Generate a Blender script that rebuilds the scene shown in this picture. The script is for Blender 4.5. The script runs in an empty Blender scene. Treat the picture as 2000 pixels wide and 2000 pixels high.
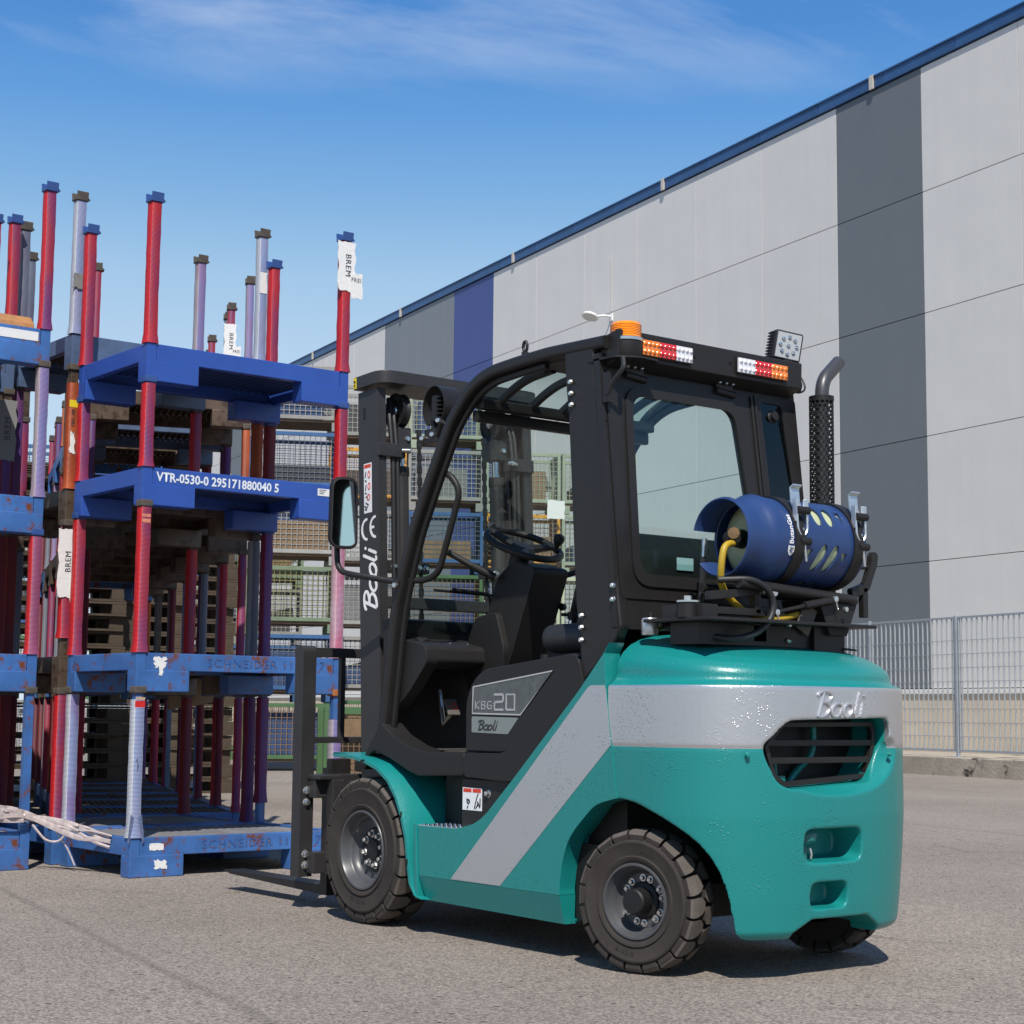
import bpy, bmesh, math, random
from mathutils import Vector, Matrix, noise
scene = bpy.context.scene
COL = scene.collection
R = math.radians
random.seed(7)

# ------------------------------------------------------------------ camera
def make_camera():
    yaw, pitch, roll = -0.66375, 0.11501, 0.01025
    cy, sy, cp, sp = math.cos(yaw), math.sin(yaw), math.cos(pitch), math.sin(pitch)
    fwd = Vector((cy*cp, sy*cp, sp)); right = Vector((sy, -cy, 0)); up = right.cross(fwd)
    cr, sr = math.cos(roll), math.sin(roll)
    r2 = cr*right + sr*up; u2 = -sr*right + cr*up
    cam = bpy.data.cameras.new('camera'); ob = bpy.data.objects.new('camera', cam); COL.objects.link(ob)
    m = Matrix((r2, u2, -fwd)).transposed().to_4x4()
    m.translation = Vector((-4.3212, 4.43481, 0.85449))
    ob.matrix_world = m
    cam.sensor_width = 36.0; cam.lens = 3368.89/2000*36.0
    cam.clip_start = 0.05; cam.clip_end = 3000
    scene.camera = ob
make_camera()

# ------------------------------------------------------------------ sky and sun
SUN_EL, SUN_AZ = R(52), math.atan2(0.58, -0.81)          # direction towards the sun
SUN = Vector((math.cos(SUN_EL)*math.cos(SUN_AZ), math.cos(SUN_EL)*math.sin(SUN_AZ), math.sin(SUN_EL)))
CLOUD_AT = (6.4915, 8.3634, 0)
def make_world():
    w = bpy.data.worlds.new('World'); scene.world = w; w.use_nodes = True
    nt = w.node_tree; N = nt.nodes; L = nt.links; N.clear()
    out = N.new('ShaderNodeOutputWorld'); bg = N.new('ShaderNodeBackground')
    sky = N.new('ShaderNodeTexSky'); sky.sky_type = 'NISHITA'; sky.sun_disc = False
    sky.sun_elevation = SUN_EL; sky.sun_rotation = math.pi/2 - SUN_AZ
    sky.air_density = 1.25; sky.dust_density = 0.25; sky.ozone_density = 2.2; sky.altitude = 50
    tc = N.new('ShaderNodeTexCoord')
    sep = N.new('ShaderNodeSeparateXYZ'); L.new(tc.outputs['Generated'], sep.inputs[0])
    STR = 0.09
    # the deep clear blue of the day, paler towards the horizon, blended over the physical sky
    gr = N.new('ShaderNodeValToRGB'); L.new(sep.outputs['Z'], gr.inputs[0]); E_ = gr.color_ramp.elements
    stops = [(0.0, (0.5728, 0.6956, 0.8182)), (0.12, (0.5319, 0.6728, 0.8137)), (0.2, (0.4319, 0.6001, 0.7864)), (0.245, (0.3364, 0.5319, 0.75)), (0.285, (0.2046, 0.4182, 0.7046)), (0.335, (0.102, 0.3059, 0.67)), (0.38, (0.0602, 0.233, 0.5972)), (0.6, (0.0437, 0.1845, 0.4855)), (1.0, (0.0388, 0.1456, 0.4078))]
    E_[0].position = 0; E_[0].color = stops[0][1] + (1,); E_[1].position = 1; E_[1].color = stops[-1][1] + (1,)
    for p_, c_ in stops[1:-1]: e_ = E_.new(p_); e_.color = c_ + (1,)
    sc_ = N.new('ShaderNodeVectorMath'); sc_.operation = 'SCALE'; sc_.inputs['Scale'].default_value = 1/STR; L.new(gr.outputs['Color'], sc_.inputs[0])
    m0 = N.new('ShaderNodeMix'); m0.data_type = 'RGBA'; m0.inputs['Factor'].default_value = 0.85; L.new(sky.outputs[0], m0.inputs['A']); L.new(sc_.outputs[0], m0.inputs['B'])
    # thin high clouds, laid on a flat sheet far above
    mx = N.new('ShaderNodeMath'); mx.operation = 'MAXIMUM'; mx.inputs[1].default_value = 0.04; L.new(sep.outputs['Z'], mx.inputs[0])
    cb = N.new('ShaderNodeCombineXYZ')
    for i in range(3): L.new(mx.outputs[0], cb.inputs[i])
    dv = N.new('ShaderNodeVectorMath'); dv.operation = 'DIVIDE'; L.new(tc.outputs['Generated'], dv.inputs[0]); L.new(cb.outputs[0], dv.inputs[1])
    mp = N.new('ShaderNodeMapping'); mp.inputs['Rotation'].default_value = (0, 0, R(38)); mp.inputs['Scale'].default_value = (1.5, 0.9, 1); mp.inputs['Location'].default_value = CLOUD_AT
    L.new(dv.outputs[0], mp.inputs[0])
    n1 = N.new('ShaderNodeTexNoise'); n1.inputs['Scale'].default_value = 1.1; n1.inputs['Detail'].default_value = 9; n1.inputs['Roughness'].default_value = 0.58; n1.inputs['Distortion'].default_value = 0.35
    L.new(mp.outputs[0], n1.inputs['Vector'])
    cr = N.new('ShaderNodeValToRGB'); cr.color_ramp.elements[0].position = 0.52; cr.color_ramp.elements[1].position = 0.78
    L.new(n1.outputs['Fac'], cr.inputs[0])
    fade = N.new('ShaderNodeMapRange'); fade.inputs['From Min'].default_value = 0.335; fade.inputs['From Max'].default_value = 0.385; fade.clamp = True; L.new(sep.outputs['Z'], fade.inputs['Value'])   # the cloud sheet ends in a ragged edge; clear below it
    mul = N.new('ShaderNodeMath'); mul.operation = 'MULTIPLY'; mul.inputs[1].default_value = 0.55; L.new(cr.outputs['Color'], mul.inputs[0])
    mu2 = N.new('ShaderNodeMath'); mu2.operation = 'MULTIPLY'; L.new(mul.outputs[0], mu2.inputs[0]); L.new(fade.outputs[0], mu2.inputs[1])
    mix = N.new('ShaderNodeMix'); mix.data_type = 'RGBA'; mix.inputs['B'].default_value = (0.80/STR, 0.84/STR, 0.88/STR, 1)
    L.new(mu2.outputs[0], mix.inputs['Factor']); L.new(m0.outputs['Result'], mix.inputs['A'])
    L.new(mix.outputs['Result'], bg.inputs['Color']); bg.inputs['Strength'].default_value = STR
    L.new(bg.outputs[0], out.inputs['Surface'])
make_world()
def make_sun():
    l = bpy.data.lights.new('sun', 'SUN'); l.energy = 4.6; l.angle = R(0.5); l.color = (1.0, 0.95, 0.88)
    o = bpy.data.objects.new('sun', l); COL.objects.link(o)
    o.rotation_euler = SUN.to_track_quat('Z', 'Y').to_euler(); o.location = SUN*40
make_sun()
scene.view_settings.view_transform = 'Standard'; scene.view_settings.look = 'None'
scene.view_settings.exposure = 0.18; scene.view_settings.gamma = 1.0
scene.view_settings.use_curve_mapping = False

# ------------------------------------------------------------------ materials
def lin(h):
    if isinstance(h, (tuple, list)): return tuple(h[:3]) + (1,)
    c = [int(h[i:i+2], 16)/255 for i in (0, 2, 4)]
    return tuple(x/12.92 if x <= 0.04045 else ((x+0.055)/1.055)**2.4 for x in c) + (1,)
MATS = {}
def mat(name, col, rough=0.5, metal=0.0, bump=None, vary=None, spec=0.5, coat=0.0, rust=None, streak=0.0, objvar=0.0):
    """bump=(scale,strength,dist); vary=(scale,amount); rust=(colour,threshold,scale)"""
    if name in MATS: return MATS[name]
    m = bpy.data.materials.new(name); m.use_nodes = True; nt = m.node_tree; N = nt.nodes; L = nt.links
    b = N['Principled BSDF']; b.inputs['Roughness'].default_value = rough; b.inputs['Metallic'].default_value = metal
    b.inputs['Specular IOR Level'].default_value = spec
    if coat: b.inputs['Coat Weight'].default_value = coat; b.inputs['Coat Roughness'].default_value = 0.12
    tc = N.new('ShaderNodeTexCoord'); src = tc.outputs['Object']
    c = lin(col); cur = None
    b.inputs['Base Color'].default_value = c
    if vary:
        n = N.new('ShaderNodeTexNoise'); n.inputs['Scale'].default_value = vary[0]; n.inputs['Detail'].default_value = 5; n.inputs['Roughness'].default_value = 0.65
        L.new(src, n.inputs['Vector'])
        r = N.new('ShaderNodeValToRGB'); a = vary[1]
        r.color_ramp.elements[0].position = 0.3; r.color_ramp.elements[1].position = 0.7
        r.color_ramp.elements[0].color = tuple(x*(1-a) for x in c[:3]) + (1,)
        r.color_ramp.elements[1].color = tuple(min(1, x*(1+a)) for x in c[:3]) + (1,)
        L.new(n.outputs['Fac'], r.inputs[0]); cur = r.outputs['Color']
        rr = N.new('ShaderNodeMapRange'); rr.inputs['To Min'].default_value = max(0.02, rough-0.12); rr.inputs['To Max'].default_value = min(1, rough+0.12)
        L.new(n.outputs['Fac'], rr.inputs['Value']); L.new(rr.outputs[0], b.inputs['Roughness'])
    if rust:
        n = N.new('ShaderNodeTexNoise'); n.inputs['Scale'].default_value = rust[2]; n.inputs['Detail'].default_value = 8; n.inputs['Roughness'].default_value = 0.72
        L.new(src, n.inputs['Vector'])
        r = N.new('ShaderNodeValToRGB'); r.color_ramp.elements[0].position = rust[1]; r.color_ramp.elements[1].position = rust[1]+0.06
        L.new(n.outputs['Fac'], r.inputs[0])
        mx = N.new('ShaderNodeMix'); mx.data_type = 'RGBA'; mx.inputs['A'].default_value = c; mx.inputs['B'].default_value = lin(rust[0])
        if cur: L.new(cur, mx.inputs['A'])
        L.new(r.outputs['Color'], mx.inputs['Factor']); cur = mx.outputs['Result']
    if streak or objvar:
        fac = None
        if streak:   # faint rain streaks down the face
            mp = N.new('ShaderNodeMapping'); mp.inputs['Scale'].default_value = (5.5, 5.5, 0.16); L.new(src, mp.inputs[0])
            oi0 = N.new('ShaderNodeObjectInfo'); L.new(oi0.outputs['Location'], mp.inputs['Location'])
            n = N.new('ShaderNodeTexNoise'); n.inputs['Scale'].default_value = 1.0; n.inputs['Detail'].default_value = 6; L.new(mp.outputs[0], n.inputs['Vector'])
            mr = N.new('ShaderNodeMapRange'); mr.inputs['From Min'].default_value = 0.3; mr.inputs['From Max'].default_value = 0.7; mr.inputs['To Min'].default_value = 1-streak; mr.inputs['To Max'].default_value = 1+streak*0.5; L.new(n.outputs['Fac'], mr.inputs['Value']); fac = mr.outputs[0]
        if objvar:
            oi = N.new('ShaderNodeObjectInfo'); mr = N.new('ShaderNodeMapRange'); mr.inputs['To Min'].default_value = 1-objvar; mr.inputs['To Max'].default_value = 1+objvar; L.new(oi.outputs['Random'], mr.inputs['Value'])
            if fac is None: fac = mr.outputs[0]
            else:
                mm = N.new('ShaderNodeMath'); mm.operation = 'MULTIPLY'; L.new(fac, mm.inputs[0]); L.new(mr.outputs[0], mm.inputs[1]); fac = mm.outputs[0]
        mx = N.new('ShaderNodeMix'); mx.data_type = 'RGBA'; mx.blend_type = 'MULTIPLY'; mx.inputs['Factor'].default_value = 1; mx.inputs['A'].default_value = c
        if cur: L.new(cur, mx.inputs['A'])
        L.new(fac, mx.inputs['B']); cur = mx.outputs['Result']
    if cur: L.new(cur, b.inputs['Base Color'])
    if bump:
        n = N.new('ShaderNodeTexNoise'); n.inputs['Scale'].default_value = bump[0]; n.inputs['Detail'].default_value = 3
        L.new(src, n.inputs['Vector'])
        bp = N.new('ShaderNodeBump'); bp.inputs['Strength'].default_value = bump[1]; bp.inputs['Distance'].default_value = bump[2]
        L.new(n.outputs['Fac'], bp.inputs['Height']); L.new(bp.outputs[0], b.inputs['Normal'])
    MATS[name] = m
    return m
def glass(name, tint, gloss=0.08, rough=0.02):
    if name in MATS: return MATS[name]
    m = bpy.data.materials.new(name); m.use_nodes = True; nt = m.node_tree; N = nt.nodes; L = nt.links; N.clear()
    out = N.new('ShaderNodeOutputMaterial'); t = N.new('ShaderNodeBsdfTransparent'); t.inputs[0].default_value = lin(tint)
    g = N.new('ShaderNodeBsdfGlossy'); g.inputs['Roughness'].default_value = rough
    fr = N.new('ShaderNodeFresnel'); gm = N.new('ShaderNodeNewGeometry'); mr = N.new('ShaderNodeMapRange'); mr.inputs['To Min'].default_value = 1.5; mr.inputs['To Max'].default_value = 1/1.5; L.new(gm.outputs['Backfacing'], mr.inputs['Value']); L.new(mr.outputs[0], fr.inputs['IOR'])
    mx = N.new('ShaderNodeMixShader'); L.new(fr.outputs[0], mx.inputs[0]); L.new(t.outputs[0], mx.inputs[1]); L.new(g.outputs[0], mx.inputs[2])
    L.new(mx.outputs[0], out.inputs['Surface']); MATS[name] = m
    return m

# ------------------------------------------------------------------ mesh helpers
def rotm(e): return Matrix.Rotation(e[2], 3, 'Z') @ Matrix.Rotation(e[1], 3, 'Y') @ Matrix.Rotation(e[0], 3, 'X')
def round_poly(pts, r, n=4):
    """round the corners of a 2-D polygon; r a number or one per corner"""
    out = []; k = len(pts)
    for i in range(k):
        p = Vector(pts[i]); a = Vector(pts[i-1]); b = Vector(pts[(i+1) % k]); rr = r[i] if isinstance(r, (list, tuple)) else r
        da, db = (a-p), (b-p); la, lb = da.length, db.length; da.normalize(); db.normalize()
        d = min(rr, la*0.49, lb*0.49)
        if d < 1e-5: out.append(tuple(p)); continue
        p0, p1 = p+da*d, p+db*d
        for j in range(n+1):
            t = j/n; out.append(tuple((1-t)**2*p0 + 2*t*(1-t)*p + t*t*p1))
    return out
def smooth_path(pts, r=0.05, n=5, closed=False):
    """round the corners of a 3-D polyline"""
    out = []; k = len(pts)
    for i in range(k):
        if not closed and i in (0, k-1): out.append(Vector(pts[i])); continue
        p = Vector(pts[i]); a = Vector(pts[i-1]); b = Vector(pts[(i+1) % k])
        da, db = a-p, b-p; la, lb = da.length, db.length; da.normalize(); db.normalize()
        d = min(r, la*0.49, lb*0.49); p0, p1 = p+da*d, p+db*d
        for j in range(n+1):
            t = j/n; out.append((1-t)**2*p0 + 2*t*(1-t)*p + t*t*p1)
    return out
def curve(pts, n=4):
    """Catmull-Rom through 2-D points"""
    out = []; P = [Vector(pts[0])*2-Vector(pts[1])]+[Vector(p) for p in pts]+[Vector(pts[-1])*2-Vector(pts[-2])]
    for i in range(1, len(P)-2):
        for j in range(n):
            t = j/n; a, b, c, d = P[i-1:i+3]
            out.append(tuple(0.5*((2*b)+(c-a)*t+(2*a-5*b+4*c-d)*t*t+(3*b-a-3*c+d)*t**3)))
    out.append(tuple(pts[-1])); return out
class MB:
    def __init__(s): s.v = []; s.f = []; s.m = []; s.bev = False
    def add(s, vs, fs, mi=0):
        o = len(s.v); s.v += [tuple(v) for v in vs]
        for f in fs: s.f.append([i+o for i in f]); s.m.append(mi)
        return s
    def addbm(s, bm, mi=0):
        bm.verts.index_update(); o = len(s.v)
        s.v += [tuple(v.co) for v in bm.verts]
        for f in bm.faces: s.f.append([v.index+o for v in f.verts]); s.m.append(mi)
        bm.free(); return s
    def _bev(s, bm, bev, seg):
        bmesh.ops.recalc_face_normals(bm, faces=bm.faces)
        if bev > 0:
            s.bev = True
            ed = [e for e in bm.edges if len(e.link_faces) == 2 and e.calc_face_angle(0) > 0.45]
            bmesh.ops.bevel(bm, geom=ed, offset=bev, segments=seg, profile=0.5, affect='EDGES', clamp_overlap=True)
    def box(s, c, d, rot=None, bev=0, mi=0, seg=2):
        bm = bmesh.new(); bmesh.ops.create_cube(bm, size=1)
        M = rotm(rot) if rot else Matrix.Identity(3)
        for v in bm.verts: v.co = Vector((v.co.x*d[0], v.co.y*d[1], v.co.z*d[2]))
        s._bev(bm, bev, seg)
        for v in bm.verts: v.co = M @ v.co + Vector(c)
        return s.addbm(bm, mi)
    def bb(s, x0, x1, y0, y1, z0, z1, bev=0, mi=0, seg=2):
        return s.box(((x0+x1)/2, (y0+y1)/2, (z0+z1)/2), (abs(x1-x0), abs(y1-y0), abs(z1-z0)), None, bev, mi, seg)
    def prism(s, pts, ax, a, b, bev=0, mi=0, seg=2):
        f = {'x': lambda p, t: (t, p[0], p[1]), 'y': lambda p, t: (p[0], t, p[1]), 'z': lambda p, t: (p[0], p[1], t)}[ax]
        bm = bmesh.new(); k = len(pts)
        A = [bm.verts.new(f(p, a)) for p in pts]; B = [bm.verts.new(f(p, b)) for p in pts]
        bm.faces.new(A); bm.faces.new(B[::-1])
        for i in range(k): bm.faces.new((A[i], B[i], B[(i+1) % k], A[(i+1) % k]))
        s._bev(bm, bev, seg)
        return s.addbm(bm, mi)
    def ring(s, outer, inner, fn, t0, t1, mi=0):
        """frame between two equal-count loops; fn(p,t) -> 3-D"""
        k = len(outer); V = [fn(p, t) for t in (t0, t1) for lp in (outer, inner) for p in lp]; F = []
        for i in range(k):
            j = (i+1) % k
            F += [(i, j, k+j, k+i), (2*k+i, 3*k+i, 3*k+j, 2*k+j), (i, 2*k+i, 2*k+j, j), (k+i, k+j, 3*k+j, 3*k+i)]
        return s.add(V, F, mi)
    def tube(s, path, r, n=8, closed=False, mi=0, caps=True):
        P = [Vector(p) for p in path]; k = len(P); V = []; F = []
        rs = r if isinstance(r, (list, tuple)) else [r]*k
        T = []
        for i in range(k):
            if closed: t = P[(i+1) % k]-P[i-1]
            else: t = P[min(i+1, k-1)]-P[max(i-1, 0)]
            T.append(t.normalized())
        u = T[0].orthogonal().normalized()
        for i in range(k):
            u = (u - T[i]*u.dot(T[i])).normalized(); w = T[i].cross(u)
            for j in range(n):
                a = 2*math.pi*j/n; V.append(P[i] + (u*math.cos(a)+w*math.sin(a))*rs[i])
        for i in range(k if closed else k-1):
            i2 = (i+1) % k
            for j in range(n):
                j2 = (j+1) % n; F.append((i*n+j, i*n+j2, i2*n+j2, i2*n+j))
        if not closed and caps: F += [tuple(range(n))[::-1], tuple((k-1)*n+j for j in range(n))]
        return s.add(V, F, mi)
    def cyl(s, p0, p1, r, n=16, mi=0, r1=None):
        return s.tube([p0, p1], [r, r if r1 is None else r1], n, mi=mi)
    def lathe(s, prof, o, ax, n=32, mi=0, a0=0.0, a1=2*math.pi):
        """prof = [(radius, along)]"""
        ax = Vector(ax).normalized(); u = ax.orthogonal().normalized(); w = ax.cross(u); o = Vector(o)
        if abs(ax.y) > 0.999: u = Vector((1, 0, 0)); w = Vector((0, 0, 1))
        full = abs(a1-a0-2*math.pi) < 1e-6
        V = []; F = []; k = len(prof); m = n if full else n+1
        for (r, h) in prof:
            for j in range(m):
                a = a0+(a1-a0)*j/n; V.append(o + ax*h + (u*math.cos(a)+w*math.sin(a))*r)
        for i in range(k-1):
            for j in range(n):
                j2 = (j+1) % m; F.append((i*m+j, i*m+j2, (i+1)*m+j2, (i+1)*m+j))
        return s.add(V, F, mi)
    def sweep(s, path, sect, up=(0, 0, 1), mi=0, closed=False):
        """sweep a 2-D section (a,b): a along side=(tangent x up), b along up'"""
        P = [Vector(p) for p in path]; k = len(P); n = len(sect); V = []; F = []
        for i in range(k):
            if closed: t = (P[(i+1) % k]-P[i-1]).normalized()
            elif 0 < i < k-1: t = ((P[i+1]-P[i]).normalized()+(P[i]-P[i-1]).normalized()).normalized()
            else: t = (P[min(i+1, k-1)]-P[max(i-1, 0)]).normalized()
            U = Vector(up); side = t.cross(U).normalized(); b = side.cross(t).normalized()
            for (x, y) in sect: V.append(P[i] + side*x + b*y)
        for i in range(k if closed else k-1):
            i2 = (i+1) % k
            for j in range(n): F.append((i*n+j, i*n+(j+1) % n, i2*n+(j+1) % n, i2*n+j))
        if not closed: F += [tuple(range(n))[::-1], tuple((k-1)*n+j for j in range(n))]
        return s.add(V, F, mi)
    def loft(s, rings, mi=0, caps=True, closed=True):
        n = len(rings[0]); V = [p for r in rings for p in r]; F = []
        for i in range(len(rings)-1):
            for j in range(n if closed else n-1): F.append((i*n+j, i*n+(j+1) % n, (i+1)*n+(j+1) % n, (i+1)*n+j))
        if caps: F += [tuple(range(n))[::-1], tuple((len(rings)-1)*n+j for j in range(n))]
        return s.add(V, F, mi)
    def stroke(s, lines, w, fn, t=0.0015, mi=0, n=8):
        """flat pen strokes with round ends: lines of (u,v), fn(u,v,h) -> 3-D"""
        for li, ln in enumerate(lines):
            P = [Vector((p[0], p[1])) for p in ln]; k = len(P); Lf = []; Rt = []
            for i in range(k):
                a = P[max(i-1, 0)]; b = P[min(i+1, k-1)]; d = (b-a); d = d.normalized() if d.length > 1e-9 else Vector((1, 0)); nrm = Vector((-d.y, d.x))*w/2
                Lf.append(P[i]+nrm); Rt.append(P[i]-nrm)
            d0 = (P[0]-P[min(1, k-1)]).normalized() if k > 1 and (P[0]-P[1]).length > 1e-9 else Vector((-1, 0)); d1 = (P[-1]-P[max(-2, -k)]).normalized() if k > 1 and (P[-1]-P[-2]).length > 1e-9 else Vector((1, 0))
            tip = lambda c, d, q: [c + (d*math.sin(q_)+Vector((-d.y, d.x))*math.cos(q_))*w/2 for q_ in q]
            for i in range(k-1):
                hh = t + 0.00004*i
                V = [fn(*Rt[i], hh), fn(*Rt[i+1], hh), fn(*Lf[i+1], hh), fn(*Lf[i], hh)]
                V += [fn(*Rt[i], 0), fn(*Rt[i+1], 0), fn(*Lf[i+1], 0), fn(*Lf[i], 0)]
                s.add(V, [(0, 1, 2, 3), (0, 4, 5, 1), (2, 6, 7, 3)], mi)
            for c, d, e in ((P[0], d0, 0), (P[-1], d1, 1)):
                q = [math.pi*j/n for j in range(n+1)]; pts = tip(c, d, q)
                s.add([fn(*p, t-0.0001) for p in pts], [tuple(range(len(pts)))], mi)
        return s
    def build(s, name, mats, parent=None, ang=38, label=None, loc=None):
        me = bpy.data.meshes.new(name); me.from_pydata(s.v, [], s.f)
        for m in (mats if isinstance(mats, (list, tuple)) else [mats]): me.materials.append(m)
        if any(s.m): me.polygons.foreach_set('material_index', s.m)
        bm = bmesh.new(); bm.from_mesh(me); bmesh.ops.recalc_face_normals(bm, faces=bm.faces); bm.to_mesh(me); bm.free()
        if ang: me.shade_smooth(); me.set_sharp_from_angle(angle=R(ang))
        me.update()
        o = bpy.data.objects.new(name, me); COL.objects.link(o)
        if s.bev and ang:      # flat faces stay flat beside their bevels
            wn = o.modifiers.new('wn', 'WEIGHTED_NORMAL'); wn.keep_sharp = True; wn.weight = 90
            m2 = evaluated(o, name); o.modifiers.clear(); o.data = m2; bpy.data.meshes.remove(me); me = m2; me.name = name
        if parent: o.parent = parent
        if loc: o.location = loc
        if label: o['label'] = label
        return o
def thing(name, label, cat, loc=(0, 0, 0), rz=0.0, group=None):
    o = bpy.data.objects.new(name, None); COL.objects.link(o); o.location = loc; o.rotation_euler = (0, 0, rz)
    o.empty_display_size = 0.2; tag(o, label, cat, group); return o
def tag(o, label, cat, group=None):
    o['label'] = label; o['category'] = cat
    if group: o['group'] = group
    return o
def structure(o): o['kind'] = 'structure'; return o
def use(me, name, parent, loc=(0, 0, 0), rot=(0, 0, 0), sc=None, label=None):
    o = bpy.data.objects.new(name, me); COL.objects.link(o); o.parent = parent; o.location = loc; o.rotation_euler = rot
    if sc: o.scale = sc
    if label: o['label'] = label
    return o
def mesh_only(mb, name, mats, ang=38):
    o = mb.build(name, mats, ang=ang); me = o.data; bpy.data.objects.remove(o); return me
def evaluated(o, name):
    dg = bpy.context.evaluated_depsgraph_get(); me = bpy.data.meshes.new_from_object(o.evaluated_get(dg)); me.name = name; return me
def text_mesh(txt, size, name='lettering', bold=0.0, space=1.0, align='CENTER'):
    cu = bpy.data.curves.new(name, 'FONT'); cu.body = txt; cu.size = size; cu.align_x = align; cu.align_y = 'CENTER'; cu.offset = bold; cu.space_character = space; cu.resolution_u = 2
    o = bpy.data.objects.new(name, cu); COL.objects.link(o); bpy.context.view_layer.update()
    me = evaluated(o, name); bpy.data.objects.remove(o); bpy.data.curves.remove(cu); return me
def lettering(txt, size, m, parent, origin, u, v, sx=1.0, bold=0.0, space=1.0, name='lettering', align='CENTER', lift=0.0):
    """text laid in the plane spanned by u (reading direction) and v (up)"""
    me = text_mesh(txt, size, name, bold, space, align); u = Vector(u).normalized(); v = Vector(v).normalized(); o = Vector(origin); w = u.cross(v)
    for p in me.vertices: p.co = o + u*p.co.x*sx + v*p.co.y + w*lift
    me.materials.clear(); me.materials.append(m)
    ob = bpy.data.objects.new(name, me); COL.objects.link(ob); ob.parent = parent; return ob
# ------------------------------------------------------------------ ground
def asphalt():
    m = bpy.data.materials.new('asphalt'); m.use_nodes = True; nt = m.node_tree; N = nt.nodes; L = nt.links; b = N['Principled BSDF']
    tc = N.new('ShaderNodeTexCoord'); src = tc.outputs['Object']
    def ns(scale, detail=4, rough=0.6):
        n = N.new('ShaderNodeTexNoise'); n.inputs['Scale'].default_value = scale; n.inputs['Detail'].default_value = detail; n.inputs['Roughness'].default_value = rough; L.new(src, n.inputs['Vector']); return n
    def ramp(sock, p0, c0, p1, c1):
        r = N.new('ShaderNodeValToRGB'); r.color_ramp.elements[0].position = p0; r.color_ramp.elements[0].color = c0; r.color_ramp.elements[1].position = p1; r.color_ramp.elements[1].color = c1; L.new(sock, r.inputs[0]); return r.outputs['Color']
    def mixc(a, bb, fac, mode='MIX', f=1.0):
        x = N.new('ShaderNodeMix'); x.data_type = 'RGBA'; x.blend_type = mode
        L.new(a, x.inputs['A']); L.new(bb, x.inputs['B'])
        if fac is None: x.inputs['Factor'].default_value = f
        else: L.new(fac, x.inputs['Factor'])
        return x.outputs['Result']
    big = ramp(ns(0.35, 6).outputs['Fac'], 0.3, (0.212, 0.184, 0.160, 1), 0.72, (0.305, 0.268, 0.234, 1))
    v = N.new('ShaderNodeTexVoronoi'); v.inputs['Scale'].default_value = 130; L.new(src, v.inputs['Vector'])
    sp = N.new('ShaderNodeSeparateColor'); L.new(v.outputs['Color'], sp.inputs[0])
    grain = ramp(sp.outputs[0], 0.1, (0.5, 0.5, 0.5, 1), 0.95, (1.55, 1.5, 1.44, 1))
    c = mixc(big, grain, None, 'MULTIPLY', 0.75)
    v2 = N.new('ShaderNodeTexVoronoi'); v2.inputs['Scale'].default_value = 28; L.new(src, v2.inputs['Vector'])
    sp2 = N.new('ShaderNodeSeparateColor'); L.new(v2.outputs['Color'], sp2.inputs[0])
    peb = ramp(sp2.outputs[1], 0.93, (0, 0, 0, 1), 0.95, (1, 1, 1, 1))
    dot = ramp(v2.outputs['Distance'], 0.18, (1, 1, 1, 1), 0.32, (0, 0, 0, 1))
    pm = N.new('ShaderNodeMath'); pm.operation = 'MULTIPLY'; L.new(peb, pm.inputs[0]); L.new(dot, pm.inputs[1])
    dk = N.new('ShaderNodeRGB'); dk.outputs[0].default_value = (0.07, 0.062, 0.055, 1)
    c = mixc(c, dk.outputs[0], pm.outputs[0])
    st = ramp(ns(1.3, 7, 0.7).outputs['Fac'], 0.60, (0, 0, 0, 1), 0.78, (0.38, 0.38, 0.38, 1))
    d2 = N.new('ShaderNodeRGB'); d2.outputs[0].default_value = (0.11, 0.098, 0.085, 1)
    c = mixc(c, d2.outputs[0], st)
    # the old saw cut and tyre-worn line that runs across the yard, with its own course
    sx = N.new('ShaderNodeSeparateXYZ'); L.new(src, sx.inputs[0])
    def line(a, bq, cq, w, amt):
        wob = ns(0.8, 5).outputs['Fac']
        m1 = N.new('ShaderNodeMath'); m1.operation = 'MULTIPLY'; m1.inputs[1].default_value = a; L.new(sx.outputs['X'], m1.inputs[0])
        m2 = N.new('ShaderNodeMath'); m2.operation = 'MULTIPLY_ADD'; m2.inputs[1].default_value = bq; L.new(sx.outputs['Y'], m2.inputs[0]); L.new(m1.outputs[0], m2.inputs[2])
        m3 = N.new('ShaderNodeMath'); m3.operation = 'ADD'; m3.inputs[1].default_value = cq; L.new(m2.outputs[0], m3.inputs[0])
        m5 = N.new('ShaderNodeMath'); m5.operation = 'MULTIPLY_ADD'; m5.inputs[1].default_value = 0.12; L.new(wob, m5.inputs[0]); L.new(m3.outputs[0], m5.inputs[2])
        ab = N.new('ShaderNodeMath'); ab.operation = 'ABSOLUTE'; L.new(m5.outputs[0], ab.inputs[0])
        mr = N.new('ShaderNodeMapRange'); mr.inputs['From Min'].default_value = 0; mr.inputs['From Max'].default_value = w; mr.inputs['To Min'].default_value = amt; mr.inputs['To Max'].default_value = 0; L.new(ab.outputs[0], mr.inputs['Value'])
        return mr.outputs[0]
    # hairline cracks in scattered patches
    vc = N.new('ShaderNodeTexVoronoi'); vc.feature = 'DISTANCE_TO_EDGE'; vc.inputs['Scale'].default_value = 0.55
    wv = N.new('ShaderNodeVectorMath'); wv.operation = 'MULTIPLY_ADD'; wv.inputs[1].default_value = (0.5, 0.5, 0.0); L.new(ns(2.2, 6, 0.7).outputs['Color'], wv.inputs[0]); L.new(src, wv.inputs[2]); L.new(wv.outputs[0], vc.inputs['Vector'])
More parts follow.
